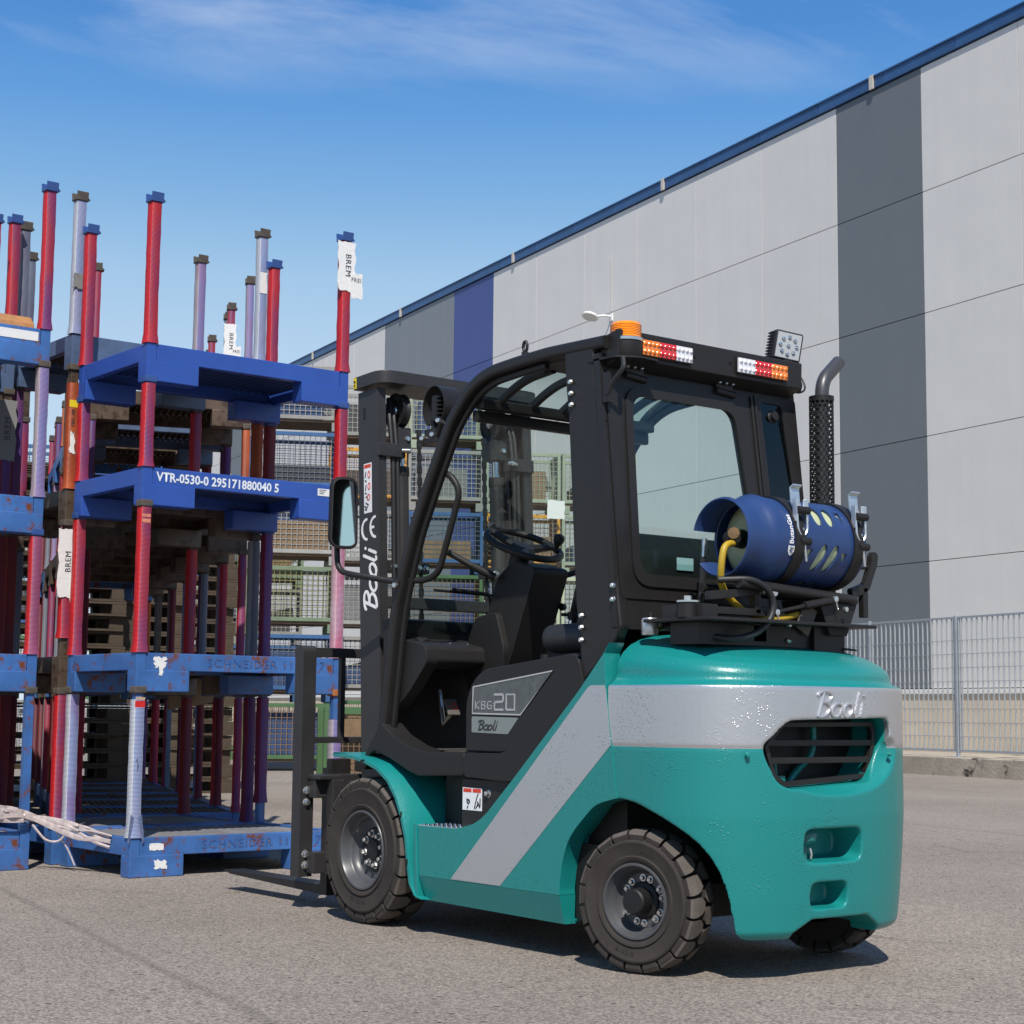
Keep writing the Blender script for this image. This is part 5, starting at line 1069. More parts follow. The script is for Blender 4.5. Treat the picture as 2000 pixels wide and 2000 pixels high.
# white print round the shoulder: shield and name
def cyl_map(txt, size, th0, y0, m):
    me = text_mesh(txt, size, 'lettering', 0.0006, 1.0, 'LEFT')
    for p in me.vertices:
        th = th0 - p.co.x/0.1535; r = 0.1532; p.co = Vector((r*math.cos(th), y0 - p.co.y*-1, r*math.sin(th)))
    me.materials.clear(); me.materials.append(m); o = bpy.data.objects.new('lettering', me); COL.objects.link(o); o.parent = gc
cyl_map('ButanGas', 0.028, R(188), 0.079, m_wht)
sh_ = MB(); c_ = [(-0.016, 0.014), (0.0, 0.012), (0.016, 0.014), (0.015, -0.006), (0.008, -0.017), (0.0, -0.022), (-0.008, -0.017), (-0.015, -0.006)]
def cm(u, v, h): th = R(188)+0.022/0.1535 - (v)/0.1535*1.0; r = 0.1528+h; return (r*math.cos(th), 0.079-u, r*math.sin(th))
sh_.add([cm(a, b+0.003, 0.001) for a, b in c_], [tuple(range(len(c_)))]); sh_.build('shield', m_wht, gc, ang=0)
MB().stroke([[(-0.006, 0.008), (0.002, 0.004), (-0.004, -0.004), (0.006, -0.010)], [(0.008, 0.006), (0.002, 0.004)], [(-0.008, -0.002), (-0.003, -0.001)]], 0.003, lambda u, v, h: cm(u, v+0.003, 0.0016+h)).build('emblem', m_gblue, gc, ang=0)
# ------------------------------------------------------------------ stacking pallets with post sleeves
def blue(name, col, rust, thr): return mat(name, col, 0.42, vary=(3.5, 0.32), rust=(rust, thr, 9), bump=(60, 0.12, 0.002))
P_ROYAL = mat('pallet_royal_blue', (0.024, 0.075, 0.33), 0.38, vary=(4, 0.10), rust=('4a4038', 0.735, 7), bump=(70, 0.08, 0.002))
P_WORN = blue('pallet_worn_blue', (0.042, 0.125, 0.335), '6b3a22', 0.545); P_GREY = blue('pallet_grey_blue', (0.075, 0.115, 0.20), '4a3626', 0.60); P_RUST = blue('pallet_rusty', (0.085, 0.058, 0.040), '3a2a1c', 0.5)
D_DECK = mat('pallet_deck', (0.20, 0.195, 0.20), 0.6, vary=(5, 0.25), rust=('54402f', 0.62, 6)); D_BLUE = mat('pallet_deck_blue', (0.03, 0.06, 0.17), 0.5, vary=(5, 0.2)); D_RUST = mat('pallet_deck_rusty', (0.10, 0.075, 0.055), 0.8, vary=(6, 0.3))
CAP_B = mat('cap_blue', (0.030, 0.075, 0.24), 0.4, rust=('5a4434', 0.66, 14)); CAP_R = mat('cap_rusty', (0.085, 0.068, 0.055), 0.7, vary=(20, 0.3)); CAP_O = mat('cap_orange', (0.36, 0.12, 0.03), 0.7, vary=(20, 0.3))
def net(name, a, b, edge):
    """ribbed plastic net sleeve: colour runs between two hues, fine cross ribs"""
    m = bpy.data.materials.new(name); m.use_nodes = True; nt = m.node_tree; N = nt.nodes; L = nt.links; p = N['Principled BSDF']; p.inputs['Roughness'].default_value = 0.5
    tc = N.new('ShaderNodeTexCoord'); oi = N.new('ShaderNodeObjectInfo')
    mp = N.new('ShaderNodeMapping'); mp.inputs['Scale'].default_value = (9, 9, 3.2); L.new(tc.outputs['Object'], mp.inputs[0])
    mul = N.new('ShaderNodeMath'); mul.operation = 'MULTIPLY'; mul.inputs[1].default_value = 40; L.new(oi.outputs['Random'], mul.inputs[0]); L.new(mul.outputs[0], mp.inputs['Location'])
    n = N.new('ShaderNodeTexNoise'); n.inputs['Scale'].default_value = 1.0; n.inputs['Detail'].default_value = 3; L.new(mp.outputs[0], n.inputs['Vector'])
    r = N.new('ShaderNodeValToRGB'); r.color_ramp.elements[0].position = 0.36; r.color_ramp.elements[1].position = 0.64; r.color_ramp.elements[0].color = lin(a); r.color_ramp.elements[1].color = lin(b); L.new(n.outputs['Fac'], r.inputs[0])
    sx = N.new('ShaderNodeSeparateXYZ'); L.new(tc.outputs['Object'], sx.inputs[0])
    w = N.new('ShaderNodeMath'); w.operation = 'MULTIPLY'; w.inputs[1].default_value = 2*math.pi/0.0065; L.new(sx.outputs['Z'], w.inputs[0])
    s = N.new('ShaderNodeMath'); s.operation = 'SINE'; L.new(w.outputs[0], s.inputs[0])
    mr = N.new('ShaderNodeMapRange'); mr.inputs['From Min'].default_value = -1; mr.inputs['From Max'].default_value = 1; mr.inputs['To Min'].default_value = 0.80; mr.inputs['To Max'].default_value = 1.12; L.new(s.outputs[0], mr.inputs['Value'])
    mx = N.new('ShaderNodeMix'); mx.data_type = 'RGBA'; mx.blend_type = 'MULTIPLY'; mx.inputs['Factor'].default_value = 1; L.new(r.outputs[0], mx.inputs['A']); L.new(mr.outputs[0], mx.inputs['B']); L.new(mx.outputs['Result'], p.inputs['Base Color'])
    bp = N.new('ShaderNodeBump'); bp.inputs['Strength'].default_value = 0.5; bp.inputs['Distance'].default_value = 0.002; L.new(s.outputs[0], bp.inputs['Height']); L.new(bp.outputs[0], p.inputs['Normal'])
    return m
NETS = dict(
    red=(net('net_red', (0.42, 0.022, 0.035), (0.24, 0.030, 0.085), 0), net('net_red_edge', (0.60, 0.012, 0.016), (0.56, 0.014, 0.020), 0)),
    redp=(net('net_red_purple', (0.33, 0.030, 0.060), (0.17, 0.038, 0.14), 0), net('net_red_edge2', (0.60, 0.012, 0.016), (0.56, 0.014, 0.02), 0)),
    pink=(net('net_pink', (0.30, 0.075, 0.16), (0.25, 0.06, 0.13), 0), net('net_pink_edge', (0.60, 0.02, 0.025), (0.52, 0.02, 0.03), 0)),
    lilac=(net('net_lilac', (0.20, 0.19, 0.40), (0.25, 0.17, 0.34), 0), net('net_lilac_edge', (0.42, 0.38, 0.40), (0.36, 0.26, 0.30), 0)),
    white=(net('net_white', (0.22, 0.30, 0.50), (0.28, 0.30, 0.46), 0), net('net_white_edge', (0.55, 0.57, 0.60), (0.48, 0.50, 0.55), 0)),
    whitep=(net('net_white_purple', (0.22, 0.26, 0.46), (0.20, 0.08, 0.24), 0), net('net_white_edge2', (0.52, 0.53, 0.58), (0.48, 0.48, 0.55), 0)),
    whitepink=(net('net_white_pink', (0.42, 0.34, 0.44), (0.50, 0.14, 0.22), 0), net('net_wp_edge', (0.6, 0.45, 0.48), (0.58, 0.30, 0.36), 0)),
    purple=(net('net_purple', (0.10, 0.045, 0.20), (0.13, 0.04, 0.13), 0), net('net_purple_edge', (0.20, 0.01, 0.04), (0.16, 0.012, 0.05), 0)),
    dark=(net('net_dark_red', (0.16, 0.014, 0.018), (0.11, 0.012, 0.03), 0), net('net_dark_edge', (0.24, 0.01, 0.012), (0.2, 0.01, 0.012), 0)),
    orange=(net('net_orange', (0.52, 0.11, 0.022), (0.30, 0.055, 0.018), 0), net('net_orange_edge', (0.48, 0.09, 0.02), (0.36, 0.06, 0.02), 0)),
    grey=(net('net_grey', (0.15, 0.17, 0.22), (0.13, 0.13, 0.19), 0), net('net_grey_edge', (0.30, 0.30, 0.31), (0.25, 0.25, 0.27), 0)))
PIECES = {}
def piece(key, fn):
    if key not in PIECES: PIECES[key] = fn()
    return PIECES[key]
PX, PY, PWD = 0.84, 1.232, 0.05        # depth (+x), width (-y), post size
def sleeve_mesh(kind, h, r):
    mb = MB(); w = PWD/2+0.0022; N_ = 14; rnd = random.Random(r); rings = []
    for i in range(N_+1):
        z = h*i/N_; e = w + rnd.uniform(0, 0.0016) + (0.006*(1-i/1.2) if i < 1.2 else 0); b = 0.004
        ox, oy = rnd.uniform(-0.001, 0.001), rnd.uniform(-0.001, 0.001)
        rings.append([(x+ox, y+oy, z) for x, y in ((-e, -e+b), (-e, e-b), (-e+b, e), (e-b, e), (e, e-b), (e, -e+b), (e-b, -e), (-e+b, -e))])
    n = 8
    V = [p for r_ in rings for p in r_]; F = []; M_ = []
    for i in range(N_):
        for j in range(n): F.append((i*n+j, i*n+(j+1) % n, (i+1)*n+(j+1) % n, (i+1)*n+j)); M_.append(0 if j in (0, 4) else 1)
    for f, m_ in zip(F, M_): mb.f.append(list(f)); mb.m.append(m_)
    mb.v = V
    return mesh_only(mb, 'sleeve', list(NETS[kind]), ang=50)
def pallet(x0, y0, z0, body, deck, post_h, sleeves, caps, label, group, foot_z=0.0, top=False, worn=None):
    """front-left corner (x0,y0), ground z0; posts: front-left, back-left, front-right, back-right"""
    t = thing('stacking_pallet', label, 'stacking pallet', (x0, y0, z0), 0, group)
    bk = body.name
    fr = piece(('frame', bk), lambda: mesh_only(MB().bb(0, 0.045, -PY+0.052, -0.052, 0.108, 0.199, 0.006).bb(PX-0.045, PX, -PY+0.052, -0.052, 0.108, 0.199, 0.006).bb(0.052, PX-0.052, -0.045, 0, 0.108, 0.199, 0.006).bb(0.052, PX-0.052, -PY, -PY+0.045, 0.108, 0.199, 0.006), 'frame', body))
    use(fr, 'frame', t)
    def deck_m():
        mb = MB(); n = 22; w = (PY-0.10)/n
        pts = []
        for i in range(n):
            y = -PY+0.05+i*w; pts += [(y, 0.168), (y+w*0.18, 0.190), (y+w*0.72, 0.190), (y+w*0.90, 0.168)]
        pts += [(-0.05, 0.168)]
        V = [(x, p[0], p[1]) for x in (0.046, PX-0.046) for p in pts]; k = len(pts)
        return mesh_only(mb.add(V, [(i, i+1, k+i+1, k+i) for i in range(k-1)]), 'deck', deck, ang=20)
    use(piece(('deck', deck.name), deck_m), 'deck', t)
    fm = piece(('foot', bk), lambda: mesh_only(MB().bb(-0.004, 0.10, -0.30, 0.004, foot_z, 0.112, 0.008), 'foot', body))
    for sx, sy in ((0, 0), (1, 0), (0, 1), (1, 1)):
        # mirrored copies for the other corners
        key = ('foot', bk, sx, sy)
        def fmk():
            xa, xb = (-0.004, 0.10) if not sx else (PX-0.10, PX+0.004); ya, yb = (-0.30, 0.004) if not sy else (-PY-0.004, -PY+0.30)
            return mesh_only(MB().bb(xa, xb, ya, yb, 0.0, 0.112, 0.008), 'foot', body)
        use(piece(key, fmk), 'foot', t)
    cs = []
    for q, (sx, sy) in enumerate(((0, 0), (1, 0), (0, 1), (1, 1))):
        px, py = (0.024 if not sx else PX-0.024), (-0.024 if not sy else -PY+0.024)
        pm_ = piece(('post', bk, round(post_h, 3)), lambda: mesh_only(MB().bb(-PWD/2-0.002, PWD/2+0.002, -PWD/2-0.002, PWD/2+0.002, 0.104, 0.201, 0.004).bb(-PWD/2+0.003, PWD/2-0.003, -PWD/2+0.003, PWD/2-0.003, 0.198, post_h, 0.004), 'post', body))
        po = use(pm_, 'post', t, (px, py, 0))
        s = sleeves[q]
        if s:
            kind, za, zb = s if isinstance(s, tuple) else (s, 0.200, post_h-0.012)
            zb = min(zb, post_h-0.012)
            sm_ = piece(('sleeve', kind, round(zb-za, 3), q), lambda: sleeve_mesh(kind, zb-za, q))
            use(sm_, 'sleeve', po, (0, 0, za))
        cm_ = caps[q]
        def capm():
            mb = MB().bb(-0.034, 0.034, -0.034, 0.034, -0.002, 0.034, 0.006)
            if top:
                mb = MB().bb(-0.036, 0.036, -0.036, 0.036, -0.004, 0.012, 0.004)
                mb.prism([(-0.036, 0.0), (-0.042, 0.045), (-0.034, 0.048), (-0.028, 0.010)], 'y', -0.034, 0.034, 0.002).prism([(0.036, 0.0), (0.042, 0.045), (0.034, 0.048), (0.028, 0.010)], 'y', -0.034, 0.034, 0.002).prism([(-0.034, 0.0), (-0.05, 0.004), (-0.034, 0.02)], 'x', -0.03, 0.03)
            return mesh_only(mb, 'cap', cm_)
        use(piece(('cap', cm_.name, top), capm), 'cap', po, (0, 0, post_h-0.006))
    return t
# --- the near stack, four high
X0, Y0 = 3.795, 0.503
GF = 'pallets of the near stack'
b4 = [CAP_B]*4
pn = []
ZL = [0.0, 0.935, 1.893, 2.543]
S1 = pallet(X0, Y0, ZL[0], P_WORN, D_DECK, 0.935, [('white', 0.20, 0.895), 'whitep', ('lilac', 0.20, 0.80), ('purple', 0.31, 0.92)], [CAP_R, CAP_R, CAP_O, CAP_R], 'worn blue pallet on the ground at the bottom of the near stack, white torn sleeve', GF)
S2 = pallet(X0, Y0, ZL[1], P_WORN, D_DECK, ZL[2]-ZL[1], ['redp', 'redp', 'whitepink', 'purple'], [CAP_R, CAP_B, CAP_B, CAP_B], 'worn blue pallet second from the ground in the near stack, torn white label', GF)
S3 = pallet(X0, Y0, ZL[2], P_ROYAL, D_BLUE, ZL[3]-ZL[2], ['redp', 'redp', 'red', 'dark'], b4, 'clean royal blue pallet with white number, third level of the near stack', GF)
S4 = pallet(X0, Y0, ZL[3], P_ROYAL, D_BLUE, 0.965, ['red', 'red', 'red', 'red'], b4, 'clean royal blue pallet topmost of the near stack, tall red posts against the sky', GF, top=True)
m_sten = mat('stencil_white', (0.66, 0.70, 0.74), 0.6, rust=('1d3f8f', 0.64, 60))
ARIAL = 0.072
lettering('VTR-0530-0 295171880040 5', 0.066, m_sten, S3, (-0.0022, -0.075, 0.150), (0, -1, 0), (0, 0, 1), sx=0.92, bold=0.0018, align='LEFT')
m_emb = mat('embossed_rust', (0.16, 0.10, 0.085), 0.7, rust=('24508f', 0.43, 40))
lettering('SCHNEIDER 11/2:/17', 0.062, m_emb, S1, (-0.0022, -0.40, 0.152), (0, -1, 0), (0, 0, 1), sx=1.15, bold=0.0004, align='LEFT', space=1.15)
lettering('SCHNEIDER 11/2:/17', 0.062, m_emb, S2, (-0.0022, -0.40, 0.152), (0, -1, 0), (0, 0, 1), sx=1.15, bold=0.0002, align='LEFT', space=1.15)
# --- paper tags, torn labels, tape
m_pap = mat('paper_white', (0.72, 0.71, 0.69), 0.7, bump=(40, 0.4, 0.004)); m_ink = mat('ink', (0.035, 0.035, 0.045), 0.6); m_pink = mat('tape_orange', (0.55, 0.20, 0.12), 0.5, vary=(60, 0.3)); m_dpap = mat('paper_grey', (0.20, 0.20, 0.195), 0.8)
def plate(name, par, pts, x, m, face='x', t=0.0012, label=None):
    """small flat sheet on a face looking to -x (pts are (y,z)) or +y (pts are (x,z))"""
    mb = MB()
    if face == 'x': mb.prism(pts, 'x', x-t, x)
    else: mb.prism(pts, 'y', x, x+t)
    return mb.build(name, m, par, ang=0, label=label)
def ragged(y0, y1, z0, z1, seed, n=7, amt=0.2):
    rnd = random.Random(seed); P = []
    for a, b in (((y0, z0), (y1, z0)), ((y1, z0), (y1, z1)), ((y1, z1), (y0, z1)), ((y0, z1), (y0, z0))):
        for i in range(n):
            t = i/n; k = min(abs(y1-y0), abs(z1-z0))*amt; P.append((a[0]+(b[0]-a[0])*t+rnd.uniform(-k, k), a[1]+(b[1]-a[1])*t+rnd.uniform(-k, k)))
    return P
plate('torn_label', S2, ragged(-0.10, -0.16, 0.125, 0.182, 1), -0.001, m_pap); plate('torn_label', S2, ragged(-0.125, -0.145, 0.085, 0.13, 2), -0.005, m_pap)
plate('torn_label', S1, ragged(-0.105, -0.185, 0.135, 0.168, 3, 6, 0.1), -0.001, m_pap); plate('torn_label', S1, ragged(-0.135, -0.20, 0.045, 0.085, 4, 6, 0.18), -0.005, m_pap)
plate('label', S3, [(-1.05, 0.135), (-1.13, 0.135), (-1.13, 0.175), (-1.05, 0.175)], -0.001, m_pap)
for i, z in enumerate((0.166, 0.156, 0.146)): plate('print', S3, [(-1.06, z), (-1.06-(0.045, 0.035, 0.03)[i], z), (-1.06-(0.045, 0.035, 0.03)[i], z+0.003), (-1.06, z+0.003)], -0.0023, m_ink)
for z, h in ((0.895, 0.016), (0.865, 0.020)): plate('tape', S2, [(0.0, z), (-0.047, z), (-0.047, z+h), (0.0, z+h)], -0.0045, m_pink)
plate('tape', S1, [(0.003, 0.855), (-0.052, 0.855), (-0.052, 0.888), (0.003, 0.888)], -0.0045, mat('tape_red', (0.55, 0.02, 0.02), 0.4)); plate('torn_label', S1, ragged(0.0, -0.05, 0.893, 0.908, 5, 5, 0.2), -0.0045, mat('tape_brown', (0.45, 0.33, 0.2), 0.6))
plate('pen_mark', S1, [(-0.022, 0.53), (-0.028, 0.56), (-0.020, 0.60), (-0.012, 0.58), (-0.02, 0.59), (-0.023, 0.565)], -0.0045, m_ink)
def brem_tag(par, x, y, z, h, w, name_txt, seed, m=None, small=True):
    """paper tag wrapped round a post, printed up the side"""
    t = plate('paper_tag', par, ragged(y+w*0.62, y-w*0.55, z-h, z, seed, 6, 0.06), x-0.028, m or m_pap, t=0.004)
    if name_txt:
        if 'BREM' in name_txt: lettering('BREM', 0.070, m_ink, t, (x-0.0335, y, z-h*0.52), (0, 0, -1), (0, -1, 0), sx=1.0, bold=0.001) if False else lettering('BREM', w*0.56, m_ink, t, (x-0.0335, y-0.004, z-h*0.48), (0, 0, seed), (0, seed, 0), sx=0.95, bold=0.0, space=1.12)
    if small:
        k = plate('tag_flap', t, ragged(y-w*0.25, y-w*1.05, z-h*1.12, z-h*0.62, abs(seed)+3, 5, 0.07), x-0.034, m or m_pap, t=0.003)
        lettering('FREI', w*0.36, m_ink, k, (x-0.0385, y-w*0.60, z-h*0.76), (0, -1, 0), (0, 0, 1), bold=0.0, space=1.1)
brem_tag(S4, 0.024, -PY+0.024, 0.95, 0.285, 0.095, 'BREM', -1)
# the sleeve of the near bottom post is split and frays at its foot
fy = MB()
for sgn in (1, -1):
    for i in range(2): fy.add([(-0.006, -0.024+sgn*0.012, 0.30), (-0.006, -0.024+sgn*0.030, 0.32), (-0.012, -0.024+sgn*0.046, 0.185), (-0.012, -0.024+sgn*0.036, 0.17)], [(0, 1, 2, 3)])
fy.build('frayed_sleeve', NETS['white'][0], S1, ang=0)
# --- stack to the left, its right end in the picture
XL, YL = 4.515, 0.735+PY
GL = 'pallets of the left stack'
Lz = [0.0, 0.93, 1.775, 2.695]
pallet(XL, YL, Lz[0], P_WORN, D_DECK, Lz[1]-Lz[0], [None, None, None, 'dark'], [CAP_R]*4, 'worn blue pallet on the ground at the left edge, bare blue post', GL)
pallet(XL, YL, Lz[1], P_WORN, D_DECK, Lz[2]-Lz[1], ['pink', 'redp', ('pink', 0.2, 0.87), 'dark'], [CAP_B]*4, 'worn blue pallet second from the ground at the left edge, pink sleeved post', GL)
pallet(XL, YL, Lz[2], P_WORN, D_DECK, Lz[3]-Lz[2], ['lilac', 'purple', 'lilac', 'grey'], [CAP_R]*4, 'worn blue pallet third from the ground at the left edge, lilac sleeved post', GL)
LT = pallet(XL, YL, Lz[3], P_WORN, D_BLUE, 0.985, ['redp', 'red', 'redp', 'red'], b4, 'blue pallet with blank white plate topmost at the left edge, tall red post', GL, top=True)
plate('white_plate', LT, [(-0.72, 0.128), (-1.165, 0.128), (-1.165, 0.178), (-0.72, 0.178)], -0.001, m_pap)
BR = R(-20); BW = 0.83
def BP(k): return (4.97+k*0.865, 0.215-k*0.313)
# --- rows behind: built with the same pieces, each pallet a thing of its own
KN = list(NETS)
def row_stack(x, y, levels, where, grp, seed, tag_it=None, rz=0.0, sy=1.0):
    rnd = random.Random(seed); z = 0; n = len(levels)
    for i, (body, deck, h, sl, cp) in enumerate(levels):
        lab = {0: 'on the ground', 1: 'second from the ground', 2: 'third from the ground', 3: 'on top'}[i if i < n-1 or n < 4 else 3]
        bn = {'pallet_worn_blue': 'worn blue', 'pallet_grey_blue': 'grey blue', 'pallet_rusty': 'rusty brown', 'pallet_royal_blue': 'royal blue'}[body.name]
        pal = pallet(x, y, z, body, deck, h, sl, cp, f'{bn} pallet {lab} in {where}', grp, top=(i == n-1)); z += h; pal.rotation_euler = (0, 0, rz); pal.scale = (1, sy, 1)
        if tag_it and i in tag_it:
            for f in tag_it[i]: f(pal)
    return z
cR = [CAP_R]*4
B1 = [(P_WORN, D_DECK, 0.93, ['redp', 'dark', 'purple', 'dark'], [CAP_R]*4), (P_RUST, D_RUST, 0.93, [('red', 0.30, 0.9), 'dark', 'grey', 'red'], cR), (P_RUST, D_RUST, 0.88, [('orange', 0.2, 0.80), 'purple', ('orange', 0.2, 0.8), 'redp'], cR), (P_GREY, D_RUST, 0.98, ['white', 'grey', 'white', 'lilac'], cR)]
def tg1(p): brem_tag(p, 0.024, -0.020, 0.905, 0.38, 0.085, 'BREM', 1)
def tg2(p): plate('tape', p, [(0.004, 0.66), (-0.05, 0.66), (-0.05, 0.70), (0.004, 0.70)], -0.004, m_yel); plate('worn_patch', p, ragged(-0.005, -0.035, 0.40, 0.52, 21, 5, 0.2), -0.0042, m_pap); lettering('FREI AB', 0.030, m_ink, p, (-0.006, -0.022, 0.60), (0, 0, 1), (0, 1, 0), bold=0.0)
def tg3(p): plate('bunched_sleeve', p, ragged(0.012, -0.055, 0.46, 0.54, 22, 6, 0.12), -0.006, m_dpap, t=0.006); plate('label', p, [(-1.185, 0.62), (-1.232, 0.62), (-1.232, 0.75), (-1.185, 0.75)], -0.004, m_pap)
row_stack(4.70, 0.525, B1, 'the stack right behind the near one', 'pallets behind the near stack', 1, {1: [tg1], 2: [tg2], 3: [tg3]})
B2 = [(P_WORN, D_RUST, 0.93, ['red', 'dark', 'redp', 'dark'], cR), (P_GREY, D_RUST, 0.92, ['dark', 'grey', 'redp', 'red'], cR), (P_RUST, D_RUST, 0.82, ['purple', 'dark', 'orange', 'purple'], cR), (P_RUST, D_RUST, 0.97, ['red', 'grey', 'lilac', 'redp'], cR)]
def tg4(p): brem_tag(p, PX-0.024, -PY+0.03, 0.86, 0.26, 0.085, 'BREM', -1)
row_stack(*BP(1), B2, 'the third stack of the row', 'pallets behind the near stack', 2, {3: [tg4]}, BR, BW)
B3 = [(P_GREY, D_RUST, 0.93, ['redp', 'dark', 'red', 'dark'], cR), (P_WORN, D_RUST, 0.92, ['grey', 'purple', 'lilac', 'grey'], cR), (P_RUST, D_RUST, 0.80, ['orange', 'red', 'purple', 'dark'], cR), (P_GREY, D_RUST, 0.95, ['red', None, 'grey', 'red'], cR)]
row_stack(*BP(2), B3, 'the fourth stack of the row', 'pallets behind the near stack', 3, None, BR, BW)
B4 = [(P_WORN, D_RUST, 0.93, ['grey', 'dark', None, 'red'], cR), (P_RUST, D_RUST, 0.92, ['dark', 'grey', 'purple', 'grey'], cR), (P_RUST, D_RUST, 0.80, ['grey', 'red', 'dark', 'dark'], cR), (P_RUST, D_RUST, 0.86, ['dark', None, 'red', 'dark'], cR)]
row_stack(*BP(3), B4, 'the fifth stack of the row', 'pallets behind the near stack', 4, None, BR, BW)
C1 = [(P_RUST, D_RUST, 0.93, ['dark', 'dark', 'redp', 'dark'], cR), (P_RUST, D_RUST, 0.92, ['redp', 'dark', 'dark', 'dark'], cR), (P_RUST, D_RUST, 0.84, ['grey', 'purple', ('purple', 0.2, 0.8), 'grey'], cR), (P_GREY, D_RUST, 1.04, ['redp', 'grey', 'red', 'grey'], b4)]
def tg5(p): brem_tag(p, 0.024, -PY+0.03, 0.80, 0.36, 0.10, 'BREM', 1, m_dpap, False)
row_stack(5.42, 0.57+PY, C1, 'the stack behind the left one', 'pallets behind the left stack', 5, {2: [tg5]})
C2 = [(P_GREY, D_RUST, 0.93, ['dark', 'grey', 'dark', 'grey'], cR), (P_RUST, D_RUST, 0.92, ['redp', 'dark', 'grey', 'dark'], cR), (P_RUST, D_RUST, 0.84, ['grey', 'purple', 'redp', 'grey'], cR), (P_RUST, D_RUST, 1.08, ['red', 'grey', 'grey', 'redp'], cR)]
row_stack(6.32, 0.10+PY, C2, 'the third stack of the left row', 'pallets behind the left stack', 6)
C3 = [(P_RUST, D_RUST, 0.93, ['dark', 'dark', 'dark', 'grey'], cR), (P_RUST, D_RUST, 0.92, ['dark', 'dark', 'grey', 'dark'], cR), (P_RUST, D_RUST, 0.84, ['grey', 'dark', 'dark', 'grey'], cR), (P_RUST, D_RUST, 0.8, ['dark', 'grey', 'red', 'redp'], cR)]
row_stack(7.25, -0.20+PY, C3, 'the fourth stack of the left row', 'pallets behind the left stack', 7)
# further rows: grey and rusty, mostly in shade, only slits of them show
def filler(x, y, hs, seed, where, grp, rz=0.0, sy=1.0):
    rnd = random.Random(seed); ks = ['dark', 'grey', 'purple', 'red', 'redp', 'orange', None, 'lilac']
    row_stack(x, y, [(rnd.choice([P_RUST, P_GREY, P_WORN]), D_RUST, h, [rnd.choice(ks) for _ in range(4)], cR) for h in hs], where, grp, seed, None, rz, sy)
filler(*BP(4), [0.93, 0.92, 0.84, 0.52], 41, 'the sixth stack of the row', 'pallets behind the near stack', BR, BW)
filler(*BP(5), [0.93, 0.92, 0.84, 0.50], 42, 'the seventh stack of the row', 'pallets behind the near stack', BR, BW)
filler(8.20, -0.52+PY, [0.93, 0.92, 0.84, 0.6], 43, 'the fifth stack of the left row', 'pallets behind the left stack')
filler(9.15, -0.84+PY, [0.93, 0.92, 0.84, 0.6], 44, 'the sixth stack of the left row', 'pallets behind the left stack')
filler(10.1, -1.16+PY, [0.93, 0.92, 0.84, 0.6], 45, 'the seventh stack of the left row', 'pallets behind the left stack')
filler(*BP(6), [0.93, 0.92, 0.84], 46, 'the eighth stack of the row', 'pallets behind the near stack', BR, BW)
# timber pallets piled up at the end of the rows
def timber_pallet_mesh():
    mb = MB(); W, D = 1.2, 0.8
    for i in range(5): mb.bb(0, W, 0.01+i*0.17, 0.11+i*0.17, 0.118, 0.14)
    for y in (0.01, 0.35, 0.69):
        mb.bb(0, W, y, y+0.1, 0.0, 0.022)
        for x in (0, 0.53, 1.06): mb.bb(x, x+0.14, y+0.002, y+0.098, 0.024, 0.116)
    return mesh_only(mb, 'timber_pallet', WOOD_P, ang=0)
WOOD_P = mat('pallet_timber', (0.065, 0.045, 0.028), 0.85, vary=(3, 0.35))
tpm = timber_pallet_mesh()
for c_ in range(6):
    for l_ in range(22):
        rnd_ = random.Random(c_*40+l_)
        o_ = bpy.data.objects.new('timber_pallet', tpm); COL.objects.link(o_); a_ = R(-98+rnd_.uniform(-2, 2)); o_.location = (11.35+0.05*c_+rnd_.uniform(-0.03, 0.03), 3.1-c_*1.24+rnd_.uniform(-0.02, 0.02), l_*0.145); o_.rotation_euler = (0, 0, a_)
        tag(o_, f'{"topmost " if l_ == 21 else "lowest " if l_ == 0 else ""}wooden pallet in the {["leftmost", "second", "third", "fourth", "fifth", "rightmost"][c_]} pile at the far end of the rows', 'wooden pallet', f'wooden pallets in the {["leftmost", "second", "third", "fourth", "fifth", "rightmost"][c_]} far pile')
# timber block on the left top pallet
tb = tag(MB().prism([(4.57, 2.886), (5.05, 2.886), (5.05, 2.975), (4.63, 2.975), (4.60, 2.945), (4.58, 2.93)], 'y', 0.80, 1.05, 0.003).build('timber_block', mat('timber_orange', (0.36, 0.17, 0.06), 0.7, vary=(12, 0.25))), 'orange brown timber block lying on the left top pallet', 'timber')
